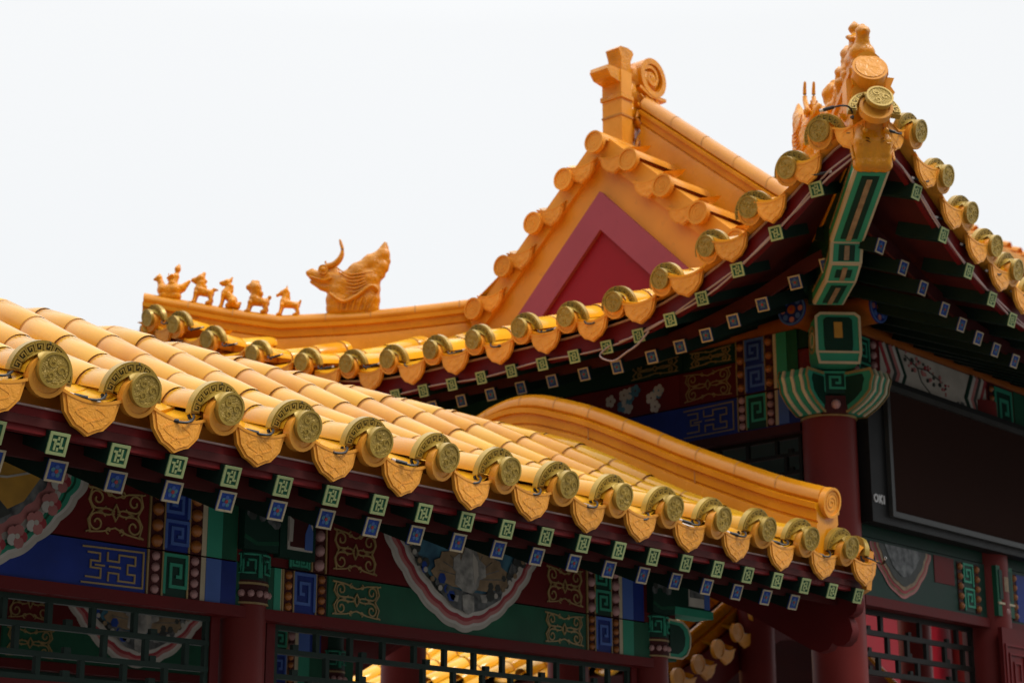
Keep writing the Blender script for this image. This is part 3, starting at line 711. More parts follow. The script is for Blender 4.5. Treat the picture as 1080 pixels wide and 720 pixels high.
def painted_beam(y, par, mirror=False):
    fr = front(y); n = 0
    low = MB(); low.box(.85, 6.02, y, y+.10, Z0, Z1, 'green'); lo = low.build('beam', par)
    up = MB(); up.box(.85, 6.02, y+.001, y+.10, Z2, Z3, 'red'); upo = up.build('beam', par)
    rl = MB(); rl.box(.85, 5.86, y-.012, y+.09, .735, .7695, 'red'); rl.build('frame_rail', par)
    # left bay
    b = MB(); b.fbox(fr, 1.86, 3.43, Z0, Z1, 0, .003, 'blue'); keyfret(b, fr, 3.20, 3.425, Z0+.008, Z1-.01, .003); b.build('painted_panel', lo)
    b = MB(); b.fbox(fr, 1.86, 3.43, Z2, Z3, 0, .003, 'red_p' if False else 'red'); scroll(b, fr, 3.20, 3.42, Z2+.012, Z3-.06, .003); b.build('painted_panel', upo)
    hoop(fr, [3.435, 3.49, 3.585, 3.635, 3.775], Z0, Z1, 0, False, lo, bead='pinkb', men=('greendk', 'greenlt'), strip=('bluelt', 'blue'))
    hoop(fr, [3.435, 3.49, 3.585, 3.635, 3.775], Z2, Z3-.03, 0, False, upo, bead='orb', men=('blue', 'bluelt'), strip=('greenlt', 'green'))
    b = MB(); baofu(b, fr, 2.82, 1.10, .40, .325, .006, [(1.0, 'ivory_p'), (.95, 'white_p'), (.92, 'greenlt'), (.875, 'green'), (.85, 'greenlt'), (.82, 'white_p'), (.78, 'ivory_p'), (.755, 'pink_p'), (.67, 'rock_p')], None)
    peony_scene(b, fr, 2.82, 1.09, .006+.0022*9); b.build('swag_painting', upo)
    # right bay
    b = MB(); b.fbox(fr, 4.16, 5.46, Z0, Z1, 0, .003, 'green')
    scroll(b, fr, 4.17, 4.40, Z0+.006, Z1-.006, .003); scroll(b, fr, 5.22, 5.45, Z0+.006, Z1-.006, .003); b.build('painted_panel', lo)
    b = MB(); b.fbox(fr, 4.16, 5.46, Z2, Z3, 0, .003, 'red')
    scroll(b, fr, 4.17, 4.38, Z2+.012, Z3-.06, .003); scroll(b, fr, 5.23, 5.45, Z2+.012, Z3-.06, .003); b.build('painted_panel', upo)
    hoop(fr, [3.965, 4.01, 4.105, 4.152, 3.90], Z0, Z1, 0, True, lo, bead='orb', men=('blue', 'bluelt'), strip=('greenlt', 'green'))
    hoop(fr, [4.105, 4.152, 4.153, 4.158, 3.90], Z2, Z3-.03, 0, True, upo, bead='pinkb', men=('red', 'red'), strip=('green', 'greendk')) if False else None
    b = MB(); beads(b, fr, 4.09, 4.14, Z2, Z3-.03, 0, 4, 'pinkb'); vline(b, fr, 4.145, Z2, Z3, 0); vline(b, fr, 4.085, Z2, Z3, 0); b.build('bead_row', upo)
    b = MB(); b.fbox(fr, 3.925, 4.075, Z2+.028, Z3, 0, .03, 'greendk'); meander(b, fr, 3.99, 4.075, Z2, Z2+.05, .0, 'greenlt', 'greendk', vertical=False, wd=.008)
    b.fbox(fr, 3.955, 4.06, Z2+.055, Z2+.16, .03, .033, 'ivory_p'); b.fbox(fr, 3.965, 4.05, Z2+.065, Z2+.16, .033, .035, 'reddk')
    b.prism(fr, [(4.025, Z2+.06), (4.058, Z2+.06), (4.058, Z2+.12), (4.042, Z2+.15), (4.025, Z2+.11)], .034, .037, 'bluelt'); b.prism(fr, [(3.957, Z2+.08), (3.972, Z2+.08), (3.975, Z2+.15), (3.957, Z2+.16)], .034, .037, 'ivory_p')
    b.build('painted_bracket', upo)
    b = MB(); baofu(b, fr, 4.796, 1.11, .405, .328, .006, BANDS1, None); heron_scene(b, fr, 4.796, 1.075, .006+.0022*8); b.build('swag_painting', upo)
    hoop(fr, [5.47, 5.515, 5.612, 5.66, 5.815], Z0, Z1, 0, False, lo, bead='orb', men=('blue', 'bluelt'), strip=('greenlt', 'green'))
    hoop(fr, [5.47, 5.515, 5.612, 5.66, 5.815], Z2, Z3-.03, 0, False, upo, bead='pinkb', men=('greendk', 'greenlt'), strip=('bluelt', 'blue'))
painted_beam(4.53, gal); painted_beam(6.37, gal)
# beam heads past the end column, scenery block over each column
for x in (3.85, 5.91):
    b = MB(); fr = front(4.505); b.fbox(fr, x-.07, x+.07, .945, 1.15, -.05, .004, 'greendk')
    for k in range(14):
        b.disc(fr, (x+random.uniform(-.06, .06), 1.07+random.uniform(-.04, .03)), random.uniform(.01, .02), .003, .0055+.0002*k, 'rock_p' if k % 3 else 'dark_p', 7)
    b.ribbon(fr, [(x-.07, .985), (x-.02, .965), (x+.07, .975)], .012, .003, .006, 'green'); b.build('landscape_block', gal)
b = MB(); fr = front(4.52)
hd = [(5.96, .782), (6.04, .782), (6.075, .80), (6.095, .83), (6.10, .87), (6.085, .905), (6.05, .925), (5.96, .93)]
b.prism(fr, hd, -.09, 0, 'greenlt'); b.prism(fr, [(6.0+(x-6.02)*.8, .855+(z-.855)*.78) for x, z in hd], 0, .004, 'greendk'); b.ribbon(fr, hd, .007, -.0, .004, 'cream', True)
b.fbox(fr, 5.99, 6.26, .955, .985, -.10, .0, 'greenlt'); b.fbox(fr, 5.99, 6.24, .985, 1.12, -.09, -.004, 'greendk')
b.fbox(fr, 6.10, 6.22, .995, 1.10, -.004, .0, 'ivory_p'); b.fbox(fr, 6.105, 6.2, 1.03, 1.09, 0, .002, 'rock_p'); b.fbox(fr, 6.2, 6.235, .99, 1.10, 0, .003, 'bluelt'); b.build('beam_head', gal)

def lattice(name, par, fr, u0, u1, v0, v1, m='lattice', seed=1, wd=.016, dep=.022):
    rnd = random.Random(seed); mb = MB(); n0, n1 = -dep, 0
    H = v1-v0; W = u1-u0
    for t in (.0, .30, .66, 1.0): mb.fbox(fr, u0, u1, v0+(H-wd)*t, v0+(H-wd)*t+wd, n0, n1, m)
    k = max(2, int(W/.15))
    for row, (a, b2) in enumerate(((.0, .30), (.30, .66), (.66, 1.0))):
        for i in range(k+1):
            u = u0+wd*.5+(W-wd)*min(1, max(0, (i+(0, .5, .2)[row]*(0 < i < k))/k))
            if rnd.random() < .12 and 0 < i < k: continue
            mb.fbox(fr, u-wd/2, u+wd/2, v0+(H-wd)*a+wd, v0+(H-wd)*b2, n0+.002, n1-.002, m)
        for i in range(0, k, 2):                          # small square studs inside the cells
            u = u0+W*(i+.62)/k; c = v0+(H-wd)*(a+b2)/2+wd/2
            mb.fbox(fr, u-.012, u+.012, v0+(H-wd)*a+wd, v0+(H-wd)*a+wd+.018, n0+.003, n1-.003, m)
    return mb.build(name, par)
for y in (4.575, 6.41):
    for (a, b2, s_) in ((1.87, 3.755, 3), (3.945, 5.82, 5)):
        o = lattice('hanging_lattice', gal, front(y), a+.035, b2-.035, .50, .735, 'lattice' if y < 5 else 'lattice', s_)
        fm = MB(); fr = front(y+.004)
        fm.fbox(fr, a, a+.034, .46, .7345, -.035, .008, 'red'); fm.fbox(fr, b2-.034, b2, .46, .7345, -.035, .008, 'red'); fm.fbox(fr, a+.034, b2-.034, .466, .4995, -.035, .008, 'red'); fm.build('lattice_frame', o)
cl = MB(); cl.box(.85, 6.0, 4.64, 6.36, 1.15, 1.165, 'ceil'); cl.build('ceiling', gal)

# ================================================================== corner hall
hall = thing('corner_hall', 'taller hall with upturned yellow roof, red gable and painted corner column', 'hall', (8.5, 5.7, -EYE))
YR, YL, XC = 3.43, 8.0, 5.9                     # the right and left corner of the left eave
F_ = [(0, .475), (.14, .45), (.275, .405), (.365, .36), (.455, .31), (.57, .258), (.68, .212), (.81, .163), (.94, .122), (1.08, .086), (1.23, .056), (1.4, .030), (1.55, .016), (1.8, .004)]
O_ = [(0, .30), (.275, .26), (.455, .22), (.68, .165), (.94, .10), (1.23, .035), (1.52, 0)]
P_ = [(-.3, 2.325), (0, 2.325), (.25, 2.40), (.5, 2.485), (.9, 2.645), (1.2, 2.785), (1.4, 2.90), (1.6, 3.04), (1.8, 3.20), (2.0, 3.37), (2.25, 3.56)]
def fl(a): return interp(F_, a)
def ol(a): return interp(O_, a)
def pz(t): return interp(P_, t)
YM = (YR+YL)/2; GYC = 5.78; GX = 7.10
def aL(y): return min(y-YR, YL-y)
def zL(x, y): return pz(x-6.2)+fl(max(0, aL(y)))      # axis height of the cover tiles on the left-facing slope
def zR(x, y): return pz(y-3.54)+fl(max(0, x-XC))
YS = [3.705, 3.885, 4.11, 4.37, 4.66, 4.948, 5.218, 5.49, 5.778, 6.05, 6.345, 6.61, 6.89, 7.185, 7.47, 7.69, 7.87]
XS = [6.17, 6.40, 6.62, 6.85, 7.06, 7.31]+[7.31+.277*k for k in range(1, 20)]
rf = MB()
def eaveL(y): return 6.2-ol(aL(y))
def eaveR(x): return 3.54-.37*ol(x-XC)
def rowL(y):
    xe = eaveL(y); xt = min(GX+.1, y+2.47, YL-y+XC); n = max(3, int((xt-xe)/.1))
    return [(xe+(xt-xe)*i/n, y, zL(xe+(xt-xe)*i/n, y)) for i in range(n+1)] if xt-xe > .12 else None
def rowR(x):
    ye = eaveR(x); yt = min(GYC, x-2.47) if x < GX+.05 else (4.6 if x < 7.5 else GYC); n = max(3, int((yt-ye)/.1))
    return [(x, ye+(yt-ye)*i/n, zR(x, ye+(yt-ye)*i/n)) for i in range(n+1)] if yt-ye > .12 else None
rl_ = MB()
for i, y in enumerate(YS):
    r = rowL(y)
    if r: tube_row(rl_, smooth_path(r, 3), (0, 1, 0), .062, .2)
    y2 = (y+YS[i+1])/2 if i+1 < len(YS) else None
    if y2:
        r = rowL(y2)
        if r: pan_row(rl_, [(a, b, c-.012) for a, b, c in r], (0, 1, 0), (YS[i+1]-y)*.72, .2)
def sheet(mb, fn, us, vs, m, dz):
    pts = []; 
    for u in us:
        for v in vs: pts.append(fn(u, v, dz))
    q = len(vs)
    mb.add(pts, [(i*q+j, i*q+j+1, (i+1)*q+j+1, (i+1)*q+j) for i in range(len(us)-1) for j in range(q-1)], m, True)
fr01 = [i/12 for i in range(13)]
yfine = [YR+.02+(YL-YR-.04)*i/40 for i in range(41)]
def bedL(y, t, dz):
    xe = eaveL(y); xt = max(xe+.02, min(GX+.12, y+2.47, YL-y+XC)); x = xe+(xt-xe)*t; return (x, y, zL(x, y)+dz)
sheet(rl_, bedL, yfine, fr01, 'tileb', -.05)
rl_.build('left_roof_slope', hall)
rr_ = MB()
for i, x in enumerate(XS):
    r = rowR(x)
    if r: tube_row(rr_, smooth_path(r, 2), (1, 0, 0), .062, .2)
    if i+1 < len(XS):
        r = rowR((x+XS[i+1])/2)
        if r: pan_row(rr_, [(a, b, c-.012) for a, b, c in r], (1, 0, 0), (XS[i+1]-x)*.72, .2)
xfine = [XC+.02+(12.7-XC)*i/64 for i in range(65)]
def bedR(x, t, dz):
    ye = eaveR(x); yt = max(ye+.02, min(GYC, x-2.47) if x < GX+.05 else (4.7 if x < 7.42 else GYC)); y = ye+(yt-ye)*t; return (x, y, zR(x, y)+dz)
sheet(rr_, bedR, xfine, fr01, 'tileb', -.05)
rr_.build('right_roof_slope', hall)
rb = MB()                                                # the slope turned away from the camera
def bedB(x, t, dz):
    ye = 2*YM-eaveR(x); yt = max(2*YM-(x-2.47), GYC) if x < GX+.05 else GYC; y = ye+(yt-ye)*t
    return (x, y, pz((2*YM-3.54-y) if False else (2*YM-y)-3.54)+fl(max(0, x-XC))+dz)
sheet(rb, bedB, xfine, fr01, 'tile', 0); rb.build('back_roof_slope', hall)
# eave tiles
RZL = -PI/2
for i, y in enumerate(YS):
    inst(P_end, hall, (eaveL(y), y, zL(eaveL(y), y)), RZL+math.radians(0))
    y2 = (y+YS[i+1])/2 if i+1 < len(YS) else None
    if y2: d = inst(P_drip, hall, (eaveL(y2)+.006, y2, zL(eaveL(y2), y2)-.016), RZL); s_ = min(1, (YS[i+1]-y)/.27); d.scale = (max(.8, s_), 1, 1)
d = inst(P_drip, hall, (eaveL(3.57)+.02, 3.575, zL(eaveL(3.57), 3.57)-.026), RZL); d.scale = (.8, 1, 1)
for i, x in enumerate(XS):
    inst(P_end, hall, (x, eaveR(x), zR(x, eaveR(x))))
    if i+1 < len(XS): x2 = (x+XS[i+1])/2; inst(P_drip, hall, (x2, eaveR(x2)+.006, zR(x2, eaveR(x2))-.016))
d = inst(P_drip, hall, (6.05, eaveR(6.05)+.02, zR(6.05, eaveR(6.05))-.026)); d.scale = (.8, 1, 1)
# fascia boards
def strip_board(name, pts, h0, h1, th, m, par, edge=None):
    mb = MB(); P = [V3(p) for p in pts]; k = len(P); vs = []
    for i, p in enumerate(P):
        t = (P[min(i+1, k-1)]-P[max(0, i-1)]); t.z = 0; t.normalize(); nn = V3((-t.y, t.x, 0))
        vs += [p+V3((0, 0, h0)), p+V3((0, 0, h1)), p+nn*th+V3((0, 0, h1)), p+nn*th+V3((0, 0, h0))]
    fs = [(4*i+j, 4*i+(j+1) % 4, 4*i+4+(j+1) % 4, 4*i+4+j) for i in range(k-1) for j in range(4)]
    mb.add(vs, fs, m); return mb.build(name, par)
fl_pts = [(eaveL(y)+.045, y, zL(eaveL(y), y)) for y in yfine[1:-1]]
strip_board('fascia_board', fl_pts[::-1], -.155, -.062, .02, 'redfas', hall)
fr_pts = [(x, eaveR(x)+.045, zR(x, eaveR(x))) for x in xfine[1:]]
strip_board('fascia_board', fr_pts, -.155, -.062, .02, 'redfas', hall)
strip_board('fascia_trim', [(a-.006, b, c) for a, b, c in fl_pts[::-1]], -.066, -.058, .01, 'wire', hall)
# soffits
def sofL(y, t, dz):
    xe = eaveL(y)+.06; xt = max(xe+.01, min(7.02, y+2.47+.03, YL-y+XC)); x = xe+(xt-xe)*t
    return (x, y, zL(eaveL(y), y)-.145+.36*(x-xe)+dz)
def sofR(x, t, dz):
    ye = eaveR(x)+.06; yt = max(ye+.01, min(4.42, x-2.47+.03)); y = ye+(yt-ye)*t
    return (x, y, zR(x, eaveR(x))-.145+.36*(y-ye)+dz)
so_ = MB(); sheet(so_, sofL, yfine, fr01, 'maroon', 0); sheet(so_, sofL, yfine, fr01, 'maroon', .012); so_.build('soffit', hall)
so_ = MB(); sheet(so_, sofR, xfine, fr01, 'maroon', 0); sheet(so_, sofR, xfine, fr01, 'maroon', .012); so_.build('soffit', hall)
FB = [(.4, .30), (.5, .255), (.7, .20), (.87, .135), (1.03, .09), (1.17, .055), (1.31, .03), (1.46, .012), (1.6, 0)]
gaL = [.34, .57, .80, 1.02, 1.22, 1.41]+[1.41+.187*k for k in range(1, 13)]
for a in gaL:
    y = YR+a
    x = 6.232-ol(aL(y)); z = 2.168+fl(aL(y))
    inst(P_g if a > 1 else P_gs, hall, (x, y, z), RZL, math.atan(.36))
baL = [.555, .71, .876, 1.026, 1.17, 1.31, 1.465, 1.66]+[1.66+.19*k for k in range(1, 12)]
for a in baL:
    y = YR+a; inst(P_b if a > .9 else P_bs, hall, (6.38, y, 2.132+interp(FB, a)), RZL, math.atan(.40))
gaR = [.34, .57, .80, 1.02, 1.22, 1.41]+[1.41+.187*k for k in range(1, 24)]
for a in gaR:
    x = XC+a; inst(P_g if a > 1 else P_gs, hall, (x, 3.572-.37*ol(a), 2.155+fl(a)), 0, math.atan(.36))
baR = [.48, .65, .80, .97, 1.11, 1.25, 1.40, 1.57]+[1.57+.19*k for k in range(1, 24)]
for a in baR:
    inst(P_b if a > .9 else P_bs, hall, (XC+a, 3.735, 2.132+interp(FB, a)), 0, math.atan(.40))
def rboard(pts): return pts
strip_board('rafter_board', [(6.392, YR+a, 2.132+interp(FB, a)) for a in [.5+.1*k for k in range(31)]][::-1], .024, .085, .012, 'reddk', hall)
strip_board('rafter_board', [(XC+a, 3.747, 2.132+interp(FB, a)) for a in [.42+.1*k for k in range(60)]], .024, .085, .012, 'reddk', hall)

# gable: wall, red board and recessed field, tiles along both rakes
AZ = 3.585
gb = MB(); fr = leftf(7.15)
gb.prism((V3((7.15, 0, 0)), V3((0, -1, 0)), V3((0, 0, 1)), V3((-1, 0, 0))), [(-6.95, 2.45), (-4.6, 2.45), (-4.6, 2.50), (-GYC, AZ-.01), (-6.95, 2.52)], -.12, 0, 'gabyel')
gb.build('gable_wall', hall)
def chev(zt, hw_slope, w):
    zb = 2.45; h = zt-zb; a = h/.975; zi = zt-w; ai = (zi-zb)/.975
    return [(-GYC-a, zb), (-GYC, zt), (-GYC+a, zb), (-GYC+ai, zb), (-GYC, zi), (-GYC-ai, zb)]
cb = MB(); cp = chev(3.325, .975, .205); cb.prism(fr, cp, .0, .03, 'gabpink'); cbo = cb.build('gable_board', hall)
cf = MB(); cf.prism(fr, [cp[5], cp[4], cp[3]], -.0, .008, 'gabred'); cf.build('gable_field', hall)
cg = MB()
for sx in (-1, 1): cg.fbox(fr, -GYC+sx*.42-.002, -GYC+sx*.42+.002, 2.9, 3.2, 0, .002, 'mortar') if False else None
gt = MB()
SP = .212
for sgn in (-1, 1):
    for k in range(8):
        d = .215+SP*k; y = GYC+sgn*d; z = 3.63-.905*d+.03*max(0, d-1)
        if sgn < 0 and z < 2.7 or z < 2.65: continue
        tube_row(gt, [(7.10, y, z), (7.44, y, z+.012)], (0, 1, 0), .058, .36, 'tileb')
        inst(P_spiral, hall, (7.10, y, z), RZL)
        d2 = d+SP/2; y2 = GYC+sgn*d2; z2 = 3.63-.905*d2+.03*max(0, d2-1)-.01
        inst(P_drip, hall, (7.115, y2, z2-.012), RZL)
        pan_row(gt, [(7.12, y2, z2-.02), (7.44, y2, z2-.01)], (0, 1, 0), .17, .34, 'tileb')
tube_row(gt, [(7.10, GYC, 3.585), (7.44, GYC, 3.597)], (0, 1, 0), .058, .36, 'tileb'); inst(P_spiral, hall, (7.095, GYC, 3.585), RZL)
for sgn in (-1, 1): inst(P_drip, hall, (7.11, GYC+sgn*.107, 3.50), RZL)
# bed under the rake tiles
for sgn in (-1, 1):
    a = MB()
gt.prism((V3((7.13, 0, 0)), V3((0, -1, 0)), V3((0, 0, 1)), V3((1, 0, 0))), [(-GYC, AZ+.07), (-GYC-1.2, AZ-1.02), (-GYC-1.2, AZ-1.17), (-GYC, AZ-.08), (-GYC+1.25, AZ-1.20), (-GYC+1.25, AZ-1.045)], 0, .30, 'tileb')
gt.build('rake_tiles', hall)
# ridges above the gable
cj = MB()
cpts = [(5.74, 3.945), (5.50, 3.745), (5.19, 3.486), (4.81, 3.178), (4.5, 2.97)]
for sgn, nm in ((1, 0), (-1, 1)):
    mb = MB(); pth = smooth_path([(7.50, y if sgn == 1 else 2*GYC-y, z) for y, z in cpts], 6)
    mb.sweep(pth, (1, 0, 0), ridge_profile(.42, .075, .078), 'ridge'); joints(mb, pth, (1, 0, 0), .0762, .25, .075)
    mb.build('gable_ridge', hall)
mb = MB(); pth = [(7.6+.2*k, GYC, 3.73) for k in range(26)]; mb.sweep(pth, (0, 1, 0), ridge_profile(.34, .055, .06), 'ridge'); joints(mb, pth, (0, 1, 0), .0565, .22, .055); mb.build('main_ridge', hall)
# hip ridges
hl = [(5.935, 2.955), (6.10, 2.915), (6.28, 2.872), (6.45, 2.842)]; hl2 = [(6.45, 2.842), (6.75, 2.872), (7.0, 2.915), (7.2, 2.955)]
LATL = (1, 1, 0)
mb = MB()
for seg in (hl, hl2):
    pth = smooth_path([(x, 13.87-x+.03, z) for x, z in seg], 5); mb.sweep(pth, LATL, ridge_profile(.34, .05, .06), 'ridge'); joints(mb, pth, LATL, .0512, .24, .05)
hipl = mb.build('hip_ridge', hall)
mb = MB(); DG = 2.47
RUP = .085
pth = smooth_path([(x+.04, x+.04-DG, z+RUP) for x, z in hl+hl2[1:]], 5); mb.sweep(pth, (1, -1, 0), ridge_profile(.40, .055, .065), 'ridge'); joints(mb, pth, (1, -1, 0), .0562, .24, .055)
hipr = mb.build('hip_ridge', hall)
DF = (V3((5.97, 5.97-DG, 0)), V3((.7071, -.7071, 0)), V3((0, 0, 1)), V3((-.7071, -.7071, 0)))       # faces out of the corner
def tipped(frame, z, deg):
    O, U, V, N = frame; a = math.radians(deg); return (O+V*z, U, V*math.cos(a)-N*math.sin(a), N*math.cos(a)+V*math.sin(a))
T1 = tipped(DF, 2.955, 24)
mb = MB(); mb.disc(T1, (0, 0), .069, -.04, .014, 'tileb', 30); mb.ring(T1, (0, 0), .058, .069, .014, .020, 'tileb', seg=30); mb.disc(T1, (0, 0), .057, .014, .0225, 'relief', 28)
mb.build('ridge_end_tile', hipr)
mb = MB(); pl = [(-.075, 2.80), (.075, 2.80), (.10, 2.82), (.085, 2.85), (.105, 2.88), (.09, 2.905), (.105, 2.94), (.06, 2.945), (-.06, 2.945), (-.085, 2.93), (-.085, 2.82)]
mb.prism(DF, pl, -.10, -.03, 'tileb'); mb.build('ridge_foot_plate', hipr)
# corner tile under the ridge foot
mb = MB(); DF2 = (V3((5.925, 5.925-DG, 0)),)+DF[1:]
T2 = tipped(DF2, 2.768, 22); mb.disc(T2, (0, 0), .064, -.012, .012, 'tileb', 28); mb.ring(T2, (0, 0), .052, .064, .012, .018, 'tileb', seg=28); mb.build('corner_tile', hall)

# corner beams
def diag(d, l=0, z=0): return V3((5.95+.7071*(d+l), 5.95-DG+.7071*(d-l), z))       # d inward, l to the right
AF = (diag(0), V3((.7071, .7071, 0)), V3((0, 0, 1)), V3((.7071, -.7071, 0)))
def cbeam(name, side, half, bottom, edge):
    mb = MB(); mb.prism(AF, side, -half, half, 'greendk')
    # painted borders and core on the underside, following its profile
    for (p, q) in zip(bottom, bottom[1:]):
        a, b2 = diag(p[0], 0, p[1]), diag(q[0], 0, q[1]); V_ = (b2-a); ln = V_.length; V_.normalize(); U_ = AF[3]; N_ = U_.cross(V_); N_ = N_ if N_.z < 0 or (abs(N_.z) < .2 and N_.dot(AF[1]) < 0) else -N_
        F = (a, U_, V_, N_)
        mb.fbox(F, -half, half, 0, ln, -.002, .004, 'cream'); mb.fbox(F, -half*.86, half*.86, .008, ln-.008, .0035, .007, 'greenlt')
        mb.fbox(F, -half*.52, half*.52, .03 if ln > .1 else .012, ln-(.03 if ln > .1 else .012), .0065, .009, 'greendk'); mb.fbox(F, -half*.16, half*.16, .05 if ln > .12 else .015, ln-(.02 if ln > .12 else .015), .0085, .011, 'tan_p')
    for sg in (-1, 1):
        F = (AF[0]+AF[3]*sg*half, AF[1], AF[2], AF[3]*sg)
        zs = [(p[0], p[1]+.008) for p in bottom]; mb.ribbon(F, zs, .012, 0, .004, 'cream'); mb.ribbon(F, [(x, z+.022) for x, z in zs], .028, 0, .003, 'greenlt')
        mb.ribbon(F, [(x, z+.048) for x, z in zs], .010, 0, .0035, 'tan_p')
    return mb.build(name, hall)
bt = [(.06, 2.560), (.52, 2.425)]
cbeam('upper_corner_beam', [(.05, 2.565), (.52, 2.428), (1.3, 2.40), (1.3, 2.62), (.6, 2.60), (.05, 2.70)], .066, bt, 1)
bt2 = [(.52, 2.425), (.56, 2.345), (.66, 2.302), (.90, 2.276)]
cbeam('lower_corner_beam', [(.525, 2.425), (.564, 2.349), (.662, 2.306), (.90, 2.28), (1.0, 2.30), (1.0, 2.42)], .063, bt2, 1)
# glazed cap on the beam nose
vs, fs = blob([[(tuple(diag(.05, l, 2.58)), .034), (tuple(diag(.03, l, 2.66)), .034), (tuple(diag(.04, l*.7, 2.72)), .034)] for l in (-.046, -.015, .015, .046)]+[[(tuple(diag(.02, 0, 2.735)), .034), (tuple(diag(.1, 0, 2.71)), .06)]]+[[(tuple(diag(-.022, s_*.04, 2.69)), .014)] for s_ in (-1, 1)], .007)
mb = MB(); mb.add(vs, fs, 'figure', True)
for s_ in (-1, 1):
    mb.tube([tuple(diag(.002+.001*abs(k-2), s_*(.012+.012*k), 2.655+.010*math.sin(k*1.3))) for k in range(5)], .004, 'figure', 6)
    mb.tube([tuple(diag(.03+.01*k, s_*.079, 2.59+.03*k)) for k in range(4)], .005, 'figure', 6)
mb.build('beam_nose_cap', hall)

# hall columns, beams and capital
CX, CY = 7.0, 4.40
HT = 1.895
def hall_column(x, y, top):
    c = MB(); c.tube([(x, y, -EYE), (x, y, top)], .118, 'redcol', 36, False); c.tube([(x, y, -EYE), (x, y, -EYE+.2)], .17, 'stone', 28)
    return c.build('column', hall)
hc = hall_column(CX, CY, HT+.3)
for (x, y) in ((CX, 7.03), (8.32, CY), (10.2, CY), (12.2, CY), (8.32, 7.03), (10.2, 7.03), (12.2, 7.03)): hall_column(x, y, HT+.3)
def head(name, along, sidev, z0=1.90, z1=2.065, L_=.265):
    """beam head past the corner column, lobed end"""
    mb = MB(); O = V3((CX, CY, 0)); half = .07
    pr_ = [(.05, z1), (L_, z1), (L_+.012, z1-.03), (L_, z1-.06), (L_-.005, z1-.09), (L_-.03, z1-.115), (L_-.055, z1-.135), (L_-.09, z1-.155), (L_-.12, z1-.17), (.05, z0)]
    F = (O, along, V3((0, 0, 1)), sidev); mb.prism(F, pr_, -half, half, 'greenlt')
    for sg in (-1, 1):
        G = (O, along, V3((0, 0, 1)), sidev*sg)
        inn = [(.05+(x-.05)*.8, z1-.02+(z-z1+.005)*.78) for x, z in pr_]; mb.prism(G, inn, half, half+.004, 'greendk')
        mb.ribbon(G, [p for p in pr_], .011, half, half+.005, 'goldln', True)
    end = pr_[1:-1]
    for dx, mm, ww in ((.0, 'cream', .014),):
        for o2 in (-.045, 0, .045):
            G = (O+sidev*o2, along, V3((0, 0, 1)), sidev); mb.ribbon(G, [(x+.003, z) for x, z in end], .012, -.007, .007, mm)
    return mb.build(name, hall)
head('beam_head', V3((-1, 0, 0)), V3((0, -1, 0))); head('beam_head', V3((0, -1, 0)), V3((-1, 0, 0)))
mb = MB(); mb.tube([(CX, CY, HT), (CX, CY, HT+.19)], .121, 'greendk', 36); mb.tube([(CX, CY, HT-.012), (CX, CY, HT-.002)], .124, 'goldln', 36)
FD = (V3((CX-.086, CY-.086, 0)), V3((.7071, -.7071, 0)), V3((0, 0, 1)), V3((-.7071, -.7071, 0)))
mb.fbox(FD, -.055, .055, HT-.005, HT+.07, -.02, .028, 'reddk'); mb.sphere(FD[0]+V3((0, 0, HT+.032))+FD[3]*.028, .022, 'pinkb', 12)
meander(mb, FD, -.055, .055, HT+.08, HT+.18, .022, 'greenlt', 'greendk', wd=.010); mb.build('painted_capital', hc)
# bracket head above, set on the diagonal
mb = MB(); FD3 = (V3((CX-.18, CY-.18, 0)),)+FD[1:]
bh = [(-.085, 2.085), (.085, 2.085), (.095, 2.13), (.095, 2.29), (.075, 2.305), (-.075, 2.305), (-.095, 2.29), (-.095, 2.13)]
mb.prism(FD3, bh, -.16, .0, 'greenlt'); mb.ribbon(FD3, bh, .011, -.002, .004, 'cream', True)
mb.prism(FD3, [(x*.66, 2.215+(z-2.205)*.72) for x, z in bh], 0, .0035, 'greendk'); mb.fbox(FD3, -.018, .018, 2.195, 2.265, .003, .006, 'yellow_p')
mb.ribbon(FD3, [(-.095, 2.132), (.095, 2.132)], .009, 0, .005, 'cream')
for sg in (-1, 1):
    G = (FD3[0]+FD3[1]*sg*.095-FD3[3]*.08, FD3[3], V3((0, 0, 1)), FD3[1]*sg)
    mb.ring(G, (0, 2.205), .05, .062, 0, .005, 'goldln'); mb.ring(G, (0, 2.205), .028, .036, 0, .0045, 'cream')
mb.build('bracket_head', hall)
# purlins with flower-painted ends
def purlin_end(O, N, U):
    F = (O, U, V3((0, 0, 1)), N); mb = MB(); mb.disc(F, (0, 0), .070, -.004, .004, 'blue', 24); mb.ring(F, (0, 0), .062, .070, .004, .007, 'bluelt')
    for k in range(8): a = 2*PI*k/8; mb.disc(F, (.045*math.cos(a), .045*math.sin(a)), .013, .004, .006+.0002*k, 'bluelt' if k % 2 else 'pink_p', 8)
    mb.disc(F, (0, 0), .020, .004, .0085, 'orange_p', 12); mb.disc(F, (0, 0), .009, .004, .010, 'red_p', 10); return mb
mb = MB(); mb.tube([(6.745, CY, 2.340), (12.5, CY, 2.340)], .068, 'orange_p', 18); o = mb.build('purlin', hall); purlin_end(V3((6.743, CY, 2.34)), V3((-1, 0, 0)), V3((0, -1, 0))).build('painted_end', o)
mb = MB(); mb.tube([(CX, 4.125, 2.352), (CX, 7.1, 2.352)], .068, 'orange_p', 18); o = mb.build('purlin', hall); purlin_end(V3((CX, 4.123, 2.352)), V3((0, -1, 0)), V3((1, 0, 0))).build('painted_end', o)

